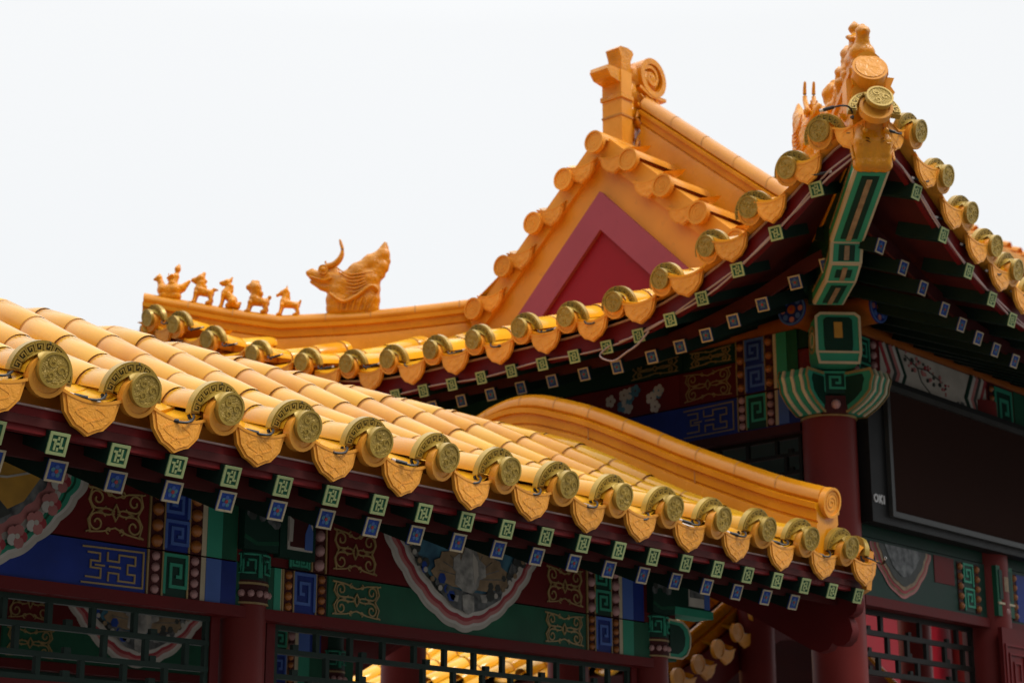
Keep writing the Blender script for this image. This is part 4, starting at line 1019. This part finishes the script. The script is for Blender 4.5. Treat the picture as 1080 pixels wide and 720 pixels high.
# left facade beams (run away to the left, u = -y)
fr = leftf(6.93)
lo = MB(); lo.box(6.93, 7.05, 4.45, 7.0, 1.885, 2.05, 'blue'); lo = lo.build('beam', hall)
up = MB(); up.box(6.931, 7.05, 4.45, 7.0, 2.056, 2.215, 'red'); up = up.build('beam', hall)
tp = MB(); tp.box(6.935, 7.05, 4.45, 7.0, 2.222, 2.31, 'greendk'); tp = tp.build('beam', hall)
ul = [-4.83, -4.785, -4.675, -4.63, -4.50]
hoop(fr, ul, 1.89, 2.05, 0, False, lo, bead='pinkb', men=('greendk', 'greenlt'), strip=('bluelt', 'blue'))
hoop(fr, ul, 2.058, 2.31, .002, False, up, bead='orb', men=('blue', 'bluelt'), strip=('greenlt', 'green'))
b = MB(); keyfret(b, fr, -5.14, -4.85, 1.90, 2.04, 0); b.build('painted_panel', lo)
b = MB(); b.fbox(fr, -5.15, -4.84, 2.058, 2.214, -.004, .002, 'red'); scroll(b, fr, -5.14, -4.85, 2.065, 2.21, .002); b.build('painted_panel', up)
b = MB(); b.fbox(fr, -5.66, -5.16, 2.058, 2.214, -.004, .0015, 'red')
for k in range(12):
    c = (-5.42+random.uniform(-.16, .16), 2.13+random.uniform(-.05, .05))
    for j in range(5): b.disc(fr, (c[0]+.018*math.cos(j*1.26), c[1]+.018*math.sin(j*1.26)), .014, 0, .003+.0003*j+.0001*k, 'ivory_p' if k % 3 else 'teal_p', 7)
b.build('flower_painting', up)
for a_, c_ in ((-5.1, -4.85), (-5.45, -5.15)): b = MB(); b.fbox(fr, a_-.01, c_+.01, 2.224, 2.308, -.003, .002, 'greendk'); scroll(b, fr, a_, c_, 2.228, 2.305, .002, 'goldln'); b.build('painted_panel', tp)
mb = MB(); mb.box(6.92, 7.05, 4.5, 6.95, 1.845, 1.884, 'reddk'); mb.build('frame_rail', hall)
lattice('hanging_lattice', hall, leftf(6.97), -6.9, -4.53, 1.60, 1.845, 'latdk', 9, .016)
# right facade beams
fr = front(4.33)
lo = MB(); lo.box(7.1, 12.5, 4.33, 4.45, 1.885, 2.05, 'greendk'); lo.build('beam', hall)
up = MB(); up.box(7.1, 12.5, 4.331, 4.45, 2.056, 2.31, 'red'); up = up.build('beam', hall)
b = MB(); beads(b, fr, 7.10, 7.145, 2.06, 2.30, 0, 5, 'pinkb'); b.build('bead_row', up)
b = MB(); meander(b, fr, 7.15, 7.25, 2.06, 2.30, 0, 'greenlt', 'greendk'); b.build('fret_panel', up)
b = MB(); beads(b, fr, 7.255, 7.30, 2.06, 2.30, 0, 5, 'pinkb'); b.build('bead_row', up)
b = MB()
def scene_panel(b, fr, u0, u1, v0, v1):
    b.fbox(fr, u0, u1, v0, v1, 0, .003, 'ivory_p'); W = u1-u0; cv = (v0+v1)/2
    for sg in (-1, 1):
        for k, m in enumerate(('red_p', 'ivory_p', 'dark_p', 'pink_p', 'white_p', 'greendk')):
            e0 = (u0+.02+k*.028) if sg < 0 else (u1-.02-k*.028)
            b.ribbon(fr, [(e0+sg*.02, v0), (e0-sg*.015, v0+(cv-v0)*.5), (e0-sg*.05, cv), (e0-sg*.015, v1-(v1-cv)*.5), (e0+sg*.02, v1)], .024, .003, .006+.0005*k, m)
    br = [(u0+.22, v1-.02), (u0+.33, v1-.06), (u0+.42, v1-.055), (u0+.56, v1-.09)]
    b.ribbon(fr, br, .006, .003, .006, 'dark_p'); b.ribbon(fr, [br[1], (u0+.36, v1-.12), (u0+.45, v1-.17)], .004, .003, .0065, 'dark_p')
    for k in range(42):
        t = random.random(); b.disc(fr, (u0+.24+.36*t+random.uniform(-.03, .03), v1-.03-.07*t+random.uniform(-.05, .03)), random.uniform(.005, .012), .003, .0055+.0001*k, random.choice(['pink_p', 'red_p', 'dark_p', 'pink_p']), 6)
    for k in range(16): b.disc(fr, (u0+.75*W+random.uniform(-.05, .06), v0+.02+random.uniform(0, .07)), random.uniform(.006, .014), .003, .0055+.0002*k, 'rock_p', 6)
scene_panel(b, fr, 7.34, 8.33, 2.06, 2.305); b.build('painted_panel', up)
b = MB(); beads(b, fr, 8.36, 8.40, 2.06, 2.30, 0, 5, 'orb'); b.build('bead_row', up)
b = MB(); meander(b, fr, 8.41, 8.60, 2.06, 2.30, 0, 'greenlt', 'greendk'); b.build('fret_panel', up)
b = MB(); b.fbox(fr, 8.62, 10.4, 2.06, 2.305, 0, .003, 'green'); b.build('painted_panel', up)
# lower frieze of the right facade, seen below the screen
lw = MB(); lw.box(7.12, 12.5, 4.34, 4.44, 1.13, 1.385, 'greendk'); lw.box(7.12, 12.5, 4.345, 4.44, 1.39, 1.60, 'greendk'); lw = lw.build('beam', hall)
fr = front(4.34)
b = MB(); baofu(b, fr, 7.45, 1.37, .26, .22, .003, [(1, 'pink_p'), (.94, 'tan_p'), (.9, 'red_p'), (.84, 'tan_p'), (.76, 'dark_p'), (.6, 'rock_p')], None, seg=50, lobes=14); b.build('swag_painting', lw)
b = MB(); b.fbox(fr, 7.74, 7.92, 1.25, 1.375, 0, .003, 'red'); b.build('painted_panel', lw)
b = MB(); beads(b, fr, 7.95, 7.99, 1.14, 1.37, 0, 5, 'orb'); b.build('bead_row', lw)
b = MB(); meander(b, fr, 8.0, 8.1, 1.14, 1.37, 0, 'greenlt', 'greendk'); b.build('fret_panel', lw)
b = MB(); beads(b, fr, 8.11, 8.15, 1.14, 1.37, 0, 5, 'orb'); b.build('bead_row', lw)
b = MB(); b.fbox(fr, 8.24, 8.40, 1.14, 1.38, 0, .05, 'green'); b.fbox(fr, 8.26, 8.38, 1.22, 1.36, .05, .054, 'greendk'); b.fbox(fr, 8.30, 8.34, 1.26, 1.33, .054, .058, 'tan_p'); b.fbox(fr, 8.24, 8.40, 1.195, 1.205, .05, .056, 'cream'); b.sphere((8.32, 4.29, 1.165), .018, 'pinkb', 8); b.build('painted_capital', lw)
for a_ in (8.48, 8.72): b = MB(); beads(b, fr, a_, a_+.04, 1.14, 1.37, 0, 5, 'orb'); b.build('bead_row', lw)
for a_, c_ in ((8.53, 8.7), (8.8, 10.3)): b = MB(); b.fbox(fr, a_, c_, 1.14, 1.37, 0, .003, 'blue'); b.build('painted_panel', lw)
mb = MB(); mb.box(7.12, 12.5, 4.33, 4.45, 1.085, 1.128, 'red'); mb.build('frame_rail', hall)
lattice('hanging_lattice', hall, front(4.40), 7.15, 8.18, .80, 1.085, 'latdk', 12, .022)
lattice('hanging_lattice', hall, front(4.40), 8.46, 10.1, .80, 1.085, 'latdk', 13, .022)
pq = MB(); fr = front(4.26); pq.fbox(fr, 8.20, 8.46, .72, 1.08, -.02, 0, 'red'); pq.ribbon(fr, [(8.225, .75), (8.435, .75), (8.435, 1.0), (8.225, 1.0)], .012, 0, .006, 'redfas', True); pq.ribbon(fr, [(8.26, .79), (8.40, .79), (8.40, .96), (8.26, .96)], .010, 0, .006, 'redfas', True); pq.ribbon(fr, [(8.30, .83), (8.36, .83), (8.36, .92), (8.30, .92)], .010, 0, .006, 'redfas', True); pq.build('carved_board', hall)
for (x, sg_) in ((8.19, -1), (8.45, 1)):
    b = MB(); F = (V3((x, 4.37, 0)), V3((sg_, 0, 0)), V3((0, 0, 1)), V3((0, -1, 0)))
    b.prism(F, [(0, .80), (.34, .80), (.33, .775), (.28, .77), (.26, .745), (.20, .74), (.17, .70), (.11, .69), (.08, .64), (.03, .62), (0, .57)], -.02, .02, 'green')
    b.ribbon(F, [(.03, .775), (.30, .782)], .008, .019, .024, 'goldln')
    for k, c_ in enumerate(((.06, .73), (.13, .745), (.21, .765), (.05, .67))): b.ribbon(F, spiral(c_, .026, k, 1.1, 1 if k % 2 else -1, 12), .008, .019, .025, ('goldln', 'bluelt', 'orange_p', 'cream')[k])
    b.build('corner_bracket', hall)
cl = MB(); cl.box(6.95, 12.5, 4.35, 7.1, 2.315, 2.33, 'ceil'); cl.build('ceiling', hall)
bw = MB(); bw.box(6.96, 12.5, 6.97, 7.09, 1.885, 2.31, 'greendk'); bw.build('beam', hall)
bw = MB(); bw.box(12.45, 12.6, 4.3, 7.1, 1.885, 3.0, 'red'); bw.build('end_wall', hall)

# ================================================================== big screen on the right facade
sc = thing('wall_screen', 'large blank dark brown screen in a black frame under the hall eave', 'screen', (8.4, 4.22, 1.4))
fr = front(4.25); mb = MB()
X0, X1, S0, S1 = 7.08, 9.9, 1.435, 2.105
mb.fbox(fr, X0, X1, S0, S1, -.07, 0, 'frame'); mb.build('casing', sc)
mb = MB()
for a in ((X0+.16, X1-.05, S0+.035, S0+.06), (X0+.16, X1-.05, S1-.06, S1-.035)): mb.fbox(fr, *a, 0, .022, 'framelt')
mb.fbox(fr, X0+.135, X0+.16, S0+.035, S1-.035, 0, .022, 'framelt'); mb.fbox(fr, X1-.05, X1-.025, S0+.035, S1-.035, 0, .022, 'framelt'); mb.build('bezel', sc)
mb = MB(); mb.fbox(fr, X0+.16, X1-.05, S0+.06, S1-.06, 0, .006, 'screen'); mb.build('display', sc)
mb = MB(); lx = X0+.012; lz = S0+.085; h = .038
mb.ring(fr, (lx+.018, lz+h/2), .011, .019, 0, .004, 'letter', seg=18)
mb.ribbon(fr, [(lx+.046, lz), (lx+.046, lz+h)], .009, 0, .004, 'letter'); mb.ribbon(fr, [(lx+.068, lz+h), (lx+.050, lz+h/2), (lx+.070, lz)], .009, 0, .0045, 'letter')
mb.ribbon(fr, [(lx+.084, lz), (lx+.084, lz+h)], .009, 0, .004, 'letter'); mb.build('lettering', sc)

# ================================================================== roof ornaments
def figure(name, label, chains, extra, loc, rz, group, yscale=1.0, voxel=.0045, cat='roof figure'):
    o = MB(); vs, fs = blob(chains, voxel); vs = [V3((v.x, v.y*yscale, v.z)) for v in vs]; o.add(vs, fs, 'figure', True)
    if extra: extra(o)
    ob = o.build(name, None, (0, 0, 0)); place(ob, loc, rz); return tag(ob, label, cat, group)
def legs4(xf, xb, zt, r=.0105, dy=.017):
    out = []
    for s_ in (-1, 1):
        out += [[((xf, s_*dy, zt), r*1.35), ((xf-.006, s_*dy, zt*.5), r), ((xf-.010, s_*dy, .008), r*1.15), ((xf-.022, s_*dy, .004), r)],
                [((xb, s_*dy, zt), r*1.7), ((xb+.012, s_*dy, zt*.45), r*1.05), ((xb+.004, s_*dy, .008), r*1.15), ((xb-.01, s_*dy, .004), r)]]
    return out
F1 = [[((-.045, 0, .05), .035), ((.02, 0, .05), .036), ((.055, 0, .062), .024), ((.092, 0, .10), .010)], [((-.05, 0, .06), .027), ((-.064, 0, .10), .018)],
      [((-.07, 0, .115), .020), ((-.096, 0, .108), .007)], [((-.068, 0, .135), .008)], [((-.04, 0, .018), .03), ((.025, 0, .015), .03)],
      [((.005, 0, .085), .028), ((.018, 0, .125), .021), ((.024, 0, .148), .011), ((.027, 0, .168), .019), ((.034, 0, .193), .006)],
      [((.0, -.022, .125), .010), ((-.022, -.016, .112), .008)], [((.0, .022, .125), .010), ((-.022, .016, .112), .008)], [((-.02, 0, .145), .004), ((-.02, 0, .11), .004)]]
F2 = legs4(-.034, .036, .06)+[[((-.02, 0, .075), .027), ((.04, 0, .062), .024)], [((-.02, 0, .08), .029), ((-.01, 0, .118), .024), ((-.012, 0, .145), .025), ((.005, 0, .175), .010)], [((-.02, 0, .142), .021), ((-.052, 0, .136), .014)],
      [((-.04, 0, .125), .011)], [((.05, 0, .07), .010), ((.06, 0, .085), .011), ((.08, 0, .082), .006)], [((.012, 0, .10), .012)], [((.012, 0, .13), .012)]]
F3 = [[((-.03, s_*.015, .075), .013), ((-.036, s_*.015, .035), .009), ((-.044, s_*.015, .006), .011)] for s_ in (-1, 1)]+[[((-.018, 0, .09), .026), ((.02, 0, .05), .028)], [((.02, s_*.02, .035), .022) for s_ in (-1, 1)],
      [((.0, 0, .02), .02), ((.045, 0, .018), .02), ((.06, 0, .035), .010)], [((-.012, 0, .10), .023), ((-.002, 0, .13), .018), ((-.012, 0, .15), .020), ((-.045, 0, .146), .011)], [((.005, 0, .16), .012), ((.014, 0, .178), .006)], [((-.035, 0, .134), .008)], [((.016, 0, .10), .009), ((.018, 0, .13), .007)]]
F4 = legs4(-.034, .040, .055, .0115)+[[((-.015, 0, .07), .029), ((.045, 0, .06), .026)], [((-.015, 0, .08), .030), ((-.005, 0, .12), .030), ((-.008, 0, .14), .034)], [((-.02, 0, .155), .025), ((-.046, 0, .145), .017)], [((.018, 0, .11), .018)], [((-.035, 0, .124), .012)],
      [((.055, 0, .07), .010), ((.068, 0, .09), .012)], [((.0, 0, .172), .014), ((-.025, 0, .176), .012)]]
F5 = legs4(-.03, .045, .055, .0095)+[[((-.02, 0, .07), .025), ((.048, 0, .062), .021)], [((-.02, 0, .08), .024), ((-.014, 0, .115), .017), ((-.012, 0, .14), .018), ((-.03, 0, .132), .015), ((-.056, 0, .116), .010)], [((-.006, -.008, .155), .006), ((-.004, -.010, .172), .004)], [((-.006, .008, .155), .006), ((-.004, .010, .172), .004)],
      [((.004, 0, .13), .009), ((.006, 0, .10), .009), ((.008, 0, .085), .008)], [((.06, 0, .07), .009), ((.068, 0, .088), .008), ((.066, 0, .072), .006)]]
def place_row(side):
    nm = 'far-left hip ridge' if side == 'L' else 'upturned right corner'
    grp = 'glazed figures on the '+nm
    data = [('rooster_rider', 'small glazed man riding a rooster at the tip of the '+nm, F1, 6.035), ('glazed_dragon', 'small standing crested beast right behind the rooster rider on the '+nm, F2, 6.152),
            ('glazed_phoenix', 'small seated beast with curled tail, third in the row on the '+nm, F3, 6.252), ('glazed_lion', 'small lion with thick round mane, fourth in the row on the '+nm, F4, 6.358), ('glazed_horse', 'small slim horse, last of the row before the dragon head on the '+nm, F5, 6.475)]
    tab = hl+hl2
    for name, lab, ch, x in data:
        z = interp(tab, x)-.006
        if side == 'L': p = (x, 13.9-x, z); rz = -PI/4
        else: p = (x+.04, x+.04-DG, z+RUP); rz = PI/4
        fo = figure(name, lab, ch, None, p, rz, grp, 1.3)
        if side == 'R': fo.scale = (1.22, 1.22, 1.22)
place_row('L'); place_row('R')
DH = [[((-.085, 0, .03), .06), ((.09, 0, .03), .06)], [((-.08, 0, .075), .068), ((.085, 0, .08), .07)], [((-.07, 0, .13), .068), ((.085, 0, .14), .07)], [((-.05, 0, .165), .070), ((.03, 0, .228), .068), ((.10, 0, .283), .062), ((.158, 0, .335), .044), ((.170, 0, .40), .014)],
      [((.08, 0, .19), .075), ((.15, 0, .27), .048)],
      [((.155, 0, .22), .022)], [((.175, 0, .30), .03)], [((-.09, 0, .185), .052), ((-.165, 0, .205), .042), ((-.228, 0, .222), .024)], [((-.222, 0, .243), .013), ((-.245, 0, .228), .014)], [((-.10, 0, .145), .045), ((-.165, 0, .150), .024), ((-.222, 0, .176), .012)],
      [((-.15, 0, .255), .018), ((-.10, 0, .235), .03)]]
def dh_extra(o):
    for s_ in (-1, 1):
        o.sphere((-.160, s_*.034, .236), .019, 'figure', 12); o.ring((V3((-.16, s_*.038, .236)), V3((1, 0, 0)), V3((0, 0, 1)), V3((0, s_, 0))), (0, 0), .017, .027, -.006, .006, 'figure')
        for k in range(6):                               # mane strands
            o.tube(smooth_path([(-.09+.012*k, s_*.043, .20-.028*k+.05), (-.03+.01*k, s_*.050, .155-.02*k+.055), (.05, s_*.052, .165-.018*k+.05), (.105, s_*.048, .225-.012*k)], 4), [.004]*12+[.003], 'figure', 6)
        for k in range(6):
            o.tube(smooth_path([(-.06+.03*k, s_*.046, .005), (-.055+.032*k, s_*.050, .05), (-.035+.03*k, s_*.048, .085)], 3), .005, 'figure', 6)
        o.tube(smooth_path([(-.12, s_*.043, .10), (-.05, s_*.053, .055), (.02, s_*.055, .085), (.10, s_*.053, .145), (.14, s_*.04, .12)], 5), .010, 'figure', 8)
        o.tube(smooth_path([(-.235, s_*.014, .205), (-.19, s_*.028, .188), (-.15, s_*.034, .178), (-.115, s_*.04, .19)], 4), .006, 'figure', 6)
        o.tube(smooth_path([(-.145, s_*.012, .262), (-.105, s_*.018, .275), (-.07, s_*.02, .315), (-.06, s_*.02, .36), (-.076, s_*.02, .415)], 5), [.018-.0006*k for k in range(20)]+[.003], 'figure', 8)
        o.tube([(-.146, s_*.012, .262), (-.15, s_*.012, .292)], .005, 'figure', 6)
for side, lab in (('L', 'large horned dragon head with swept mane on the far-left hip ridge, behind five small figures'), ('R', 'large horned dragon head seen end-on behind the figures of the upturned right corner')):
    x = 6.72; z = interp(hl2, x)-.012
    p, rz = ((x, 13.9-x, z), -PI/4) if side == 'L' else ((x+.04, x+.04-DG, z+RUP), PI/4)
    figure('dragon_head', lab, DH, dh_extra, p, rz, 'dragon heads of the hip ridges', .78, .007, 'roof ornament')
# ridge-end ornament above the gable
ct = thing('ridge_ornament', 'tall glazed dragon-tail ornament with sword hilt and curled fin on top of the gable', 'roof ornament', (7.35, 5.80, 3.6))
mb = MB(); A0, A1 = 7.30, 7.39
mb.box(A0, A1, 5.77, 5.90, 3.50, 4.06, 'tileb'); mb.box(A0-.008, A1+.004, 5.762, 5.908, 3.90, 3.925, 'figure'); mb.box(A0-.004, A1+.004, 5.766, 5.904, 3.80, 3.81, 'mortar'); mb.build('pillar', ct)
vs, fs = blob([[((7.51, 5.835, 4.07), .095), ((7.57, 5.835, 4.085), .095)], [((7.44, 5.835, 3.97), .075), ((7.58, 5.835, 3.95), .075)], [((7.42, 5.835, 3.86), .075), ((7.54, 5.835, 3.88), .07)], [((7.41, 5.835, 3.74), .07), ((7.46, 5.835, 3.76), .06)], [((7.40, 5.835, 3.60), .065), ((7.43, 5.835, 3.66), .05)], [((7.62, 5.835, 4.06), .05), ((7.645, 5.835, 3.98), .035)]], .008)
mb = MB(); mb.add([V3((v.x, 5.835+(v.y-5.835)*.85, v.z)) for v in vs], fs, 'figure', True)
for yy, sg in ((5.768, -1), (5.902, 1)):
    G = (V3((0, yy, 0)), V3((1, 0, 0)), V3((0, 0, 1)), V3((0, sg, 0)))
    mb.ring(G, (7.56, 4.085), .078, .110, -.06, .016, 'figure', seg=28); mb.ribbon(G, spiral((7.55, 4.085), .066, 2.6, -1.2), .018, -.02, .012, 'figure')
    mb.ribbon(G, [(7.44, 4.005), (7.53, 3.975), (7.67, 3.985)], .018, -.03, .014, 'figure'); mb.ribbon(G, [(7.42, 3.90), (7.48, 3.865), (7.55, 3.89), (7.64, 3.885)], .016, -.03, .014, 'figure')
    for k in range(4): mb.tube(smooth_path([(7.45+.045*k, yy+sg*.004, 3.96), (7.475+.045*k, yy+sg*.012, 3.935), (7.455+.045*k, yy+sg*.006, 3.905)], 4), .008, 'figure', 6)
    mb.sphere((7.465, yy+sg*.002, 3.845), .018, 'figure', 10); mb.ribbon(G, spiral((7.47, 3.80), .035, 1, 1.1), .011, -.03, .010, 'figure')
    mb.tube(smooth_path([(7.40, yy, 3.60), (7.43, yy+sg*.008, 3.70), (7.46, yy+sg*.01, 3.75), (7.42, yy+sg*.008, 3.80), (7.44, yy, 3.86)], 4), .012, 'figure', 6)
mb.build('curled_fin', ct)
mb = MB(); mb.prism((V3((.04, 5.835, 0)), V3((1, 0, 0)), V3((0, 0, 1)), V3((0, -1, 0))), [(7.29, 4.05), (7.37, 4.05), (7.37, 4.14), (7.395, 4.19), (7.385, 4.205), (7.345, 4.212), (7.285, 4.205), (7.268, 4.19), (7.29, 4.14)], -.045, .045, 'figure'); mb.build('sword_hilt', ct)
mb = MB(); mb.prism((V3((0, 5.835, 0)), V3((1, 0, 0)), V3((0, 0, 1)), V3((0, -1, 0))), [(7.19, 4.03), (7.22, 3.995), (7.30, 3.985), (7.38, 4.0), (7.40, 4.06), (7.20, 4.055)], -.06, .06, 'figure'); mb.build('cross_guard', ct)

# ================================================================== lamps on the tile ends
protoA = lamp_proto(-1); protoB = lamp_proto(1)
used = {'A': False, 'B': False}
def put_lamp(kind, p, rz, label, group):
    pr_ = protoA if kind == 'A' else protoB
    o = dup(pr_); place(o, p, rz+math.radians(random.uniform(-4, 4))); o.rotation_euler[1] = math.radians(random.uniform(-5, 5)); o['label'] = label; o['group'] = group; o['category'] = 'lamp'
    return o
for i, k in enumerate(range(-1, 14)):
    n = i
    lab = 'gold disc lamp on the near eave, '+(ORD[14-k-1]+' from its right end' if k > 6 else (ORD[k]+' from the left edge of the view' if k >= 0 else 'just outside the left edge of the view'))
    put_lamp('A', (LX0+LDX*k, 3.925, axis[0][1]), 0, lab, 'gold lamps along the near eave')
o = put_lamp('A', (6.53, 4.0, 1.175), math.radians(70), 'gold lamp turned edge-on on the last tile at the right end of the near eave', 'gold lamps along the near eave')
for i, y in enumerate(YS):
    lab = 'gold lamp on the hall eave, '+(ORD[i]+' left of the upturned corner' if i < 9 else ORD[len(YS)-1-i]+' from the far left corner')
    put_lamp('B', (eaveL(y), y, zL(eaveL(y), y)), RZL, lab, 'gold lamps along the hall\'s left eave')
for i, x in enumerate(XS[:8]):
    put_lamp('A', (x, eaveR(x), zR(x, eaveR(x))), 0, 'side-on gold lamp on the right hall eave, '+ORD[i]+' below the upturned corner', 'gold lamps along the hall\'s right eave')
cl_ = put_lamp('A', (5.918, 5.918-DG, 2.772), -PI/4, 'gold lamp on the tip of the upturned hall corner, under the ridge end disc', 'gold lamps along the hall\'s left eave')
cl_.rotation_euler[0] = math.radians(-36); cl_.scale = (1.15, 1.15, 1.15)
put_lamp('A', (5.95, 7.93, 2.71), -PI*.65, 'gold lamp on the far left tip of the hall eave, below the rooster rider', 'gold lamps along the hall\'s left eave')

# cables strung along the hall fascia
def eave_pt(y, dz, dx=.03): return (eaveL(y)+dx, y, zL(eaveL(y), y)+dz)
mb = MB()
ys = [3.52+.06*k for k in range(58)]
mb.tube([eave_pt(y, -.150-.008*math.sin(y*9), .035) for y in ys], .004, 'wire', 6)
mb.tube([eave_pt(y, -.135-.018*math.sin(y*4+1)**2, .032) for y in ys if y < 5.0], .004, 'wire', 6)
mb.tube(smooth_path([eave_pt(5.0, -.15), eave_pt(5.06, -.19, .02), eave_pt(4.98, -.235, .01), eave_pt(4.9, -.22, .01), eave_pt(4.84, -.20, .02), eave_pt(4.78, -.16)], 5), .004, 'wire', 6)
tag(mb.build('cable', None, (6.2, 5, 2.3)), 'thin pale cables sagging along the red fascia left of the upturned corner', 'cable', 'cables on the hall eaves')
mb = MB(); xs = [5.98+.08*k for k in range(30)]
mb.tube([(x, eaveR(x)+.034, zR(x, eaveR(x))-.15-.008*math.sin(x*9)) for x in xs], .004, 'wire', 6); mb.tube([(x, eaveR(x)+.034, zR(x, eaveR(x))-.135-.02*math.sin(x*4)**2) for x in xs], .004, 'wire', 6)
tag(mb.build('cable', None, (6.8, 3.5, 2.3)), 'thin pale cables along the fascia right of the upturned corner', 'cable', 'cables on the hall eaves')

# ================================================================== roofs behind
def plain_roof(name, label, y0, z0, y1, z1, x0, x1, spc=.283, posts=()):
    t = thing(name, label, 'gallery', ((x0+x1)/2, y1, -EYE)); mb = MB()
    prof = [(y0, z0), (y0+(y1-y0)*.35, z0+(z1-z0)*.30), (y0+(y1-y0)*.7, z0+(z1-z0)*.70), (y0+(y1-y0)*.9, z0+(z1-z0)*.96), (y1, z1)]
    full = prof+[(2*y1-y, z) for y, z in prof[-2::-1]]
    x = x0
    while x < x1:
        tube_row(mb, smooth_path([(x, y, z) for y, z in full], 3), (1, 0, 0), .062, .2, seg=8); pan_row(mb, smooth_path([(x+spc/2, y, z-.012) for y, z in full], 3), (1, 0, 0), .19, .2, seg=4); x += spc
    mb.prism((V3((x0, 0, 0)), V3((0, 1, 0)), V3((0, 0, 1)), V3((1, 0, 0))), [(y, z-.045) for y, z in full]+[(y, z-.12) for y, z in full[::-1]], 0, x1-x0, 'reddk')
    mb.build('tiled_roof', t)
    b = MB(); b.box(x0, x1, y0+.55, y0+.65, z0-.42, z0-.05, 'green'); b.build('beam', t)
    for px_ in posts:
        c = MB(); c.tube([(px_, y0+.6, -EYE), (px_, y0+.6, z0-.42)], .08, 'redcol', 16); c.build('column', t)
    return t
plain_roof('rear_gallery', 'far sunlit yellow roof glimpsed through the lattice under the near gallery', 10.3, 1.22, 11.9, 1.93, 9.2, 15.6, posts=(9.6, 12, 15.2))
# side gallery behind the hall: tile rows fall to the left, ridge along its near edge
sg = thing('side_gallery', 'shaded yellow roof end with verge ridge, right of the second near column', 'gallery', (10.3, 8.6, -EYE))
mb = MB(); prf = [(9.25, 1.17), (9.6, 1.33), (10.0, 1.56), (10.3, 1.74), (10.6, 1.86), (10.8, 1.88)]
pf = prf+[(21.6-x, z) for x, z in prf[-2::-1]]
y = 7.36
while y < 10.0:
    tube_row(mb, smooth_path([(x, y, z) for x, z in pf], 4), (0, 1, 0), .062, .2, seg=8); pan_row(mb, smooth_path([(x, y+.14, z-.012) for x, z in pf], 4), (0, 1, 0), .19, .2, seg=4); y += .283
FX = (V3((0, 7.22, 0)), V3((1, 0, 0)), V3((0, 0, 1)), V3((0, 1, 0)))
mb.prism(FX, [(x, z-.04) for x, z in pf]+[(x, z-.13) for x, z in pf[::-1]], 0, 2.8, 'reddk'); mb.build('tiled_roof', sg)
vp = smooth_path([(x, 7.2, z+.03) for x, z in pf], 4)
mb = MB(); mb.sweep(vp, (0, 1, 0), ridge_profile(.26, .05, .06), 'ridge'); joints(mb, vp, (0, 1, 0), .0512, .22, .05); mb.build('verge_ridge', sg)
for k, (x, z) in enumerate([(9.3+.21*j, 0) for j in range(9)]):
    zz = interp(pf, x)-.10
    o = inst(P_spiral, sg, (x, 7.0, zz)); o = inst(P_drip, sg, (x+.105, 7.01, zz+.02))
mb = MB(); mb.prism((V3((0, 7.1, 0)), V3((1, 0, 0)), V3((0, 0, 1)), V3((0, 1, 0))), [(x, z-.12) for x, z in pf]+[(x, z-.42) for x, z in pf[::-1]], 0, .05, 'red'); mb.build('end_board', sg)
for x, y in ((9.6, 7.5), (12.0, 7.5), (9.6, 9.8), (12, 9.8)):
    c = MB(); c.tube([(x, y, -EYE), (x, y, 1.1)], .08, 'redcol', 16); c.build('column', sg)
# far hall: a sliver of its roof shows at the right edge, its red wall through the hall lattice
fh = thing('far_hall', 'distant hall with orange tiled roof edge at the right border of the view', 'hall', (25, 13, -EYE))
mb = MB()
for k in range(26):
    x = 20.3+.3*k; tube_row(mb, [(x, 11.0, 7.86), (x, 12, 8.25), (x, 13.2, 8.9)], (1, 0, 0), .07, .3, 'tileb', 6)
mb.prism((V3((20, 0, 0)), V3((0, 1, 0)), V3((0, 0, 1)), V3((1, 0, 0))), [(10.95, 7.78), (13.2, 8.85), (15.5, 7.78), (15.5, 7.62), (10.95, 7.62)], 0, 8.3, 'tileb'); mb.build('tiled_roof', fh)
mb = MB(); mb.box(20.5, 28, 11.9, 14.6, -EYE, 7.62, 'gabred'); mb.build('wall', fh)
mb = MB(); mb.box(20.3, 28.2, 11.4, 11.6, 7.1, 7.58, 'green'); mb.build('beam', fh)
# lower wing behind the screen: lit red wall, dark beams
lwg = thing('rear_wing', 'bright red wall of a wing seen through the lattice below the screen', 'wing', (14.5, 8.3, -EYE))
mb = MB(); mb.box(12.6, 19, 8.3, 8.5, -EYE, 2.6, 'gabred'); mb.build('wall', lwg)
mb = MB(); mb.box(12.5, 19, 8.2, 8.3, 2.2, 2.6, 'green'); mb.build('beam', lwg)
for x in (13.0, 15, 17):
    c = MB(); c.tube([(x, 8.15, -EYE), (x, 8.15, 2.2)], .12, 'redcol', 16); c.build('column', lwg)

for p in (P_end, P_drip, P_spiral, P_g, P_b, P_gs, P_bs, protoA, protoB): kill(p)
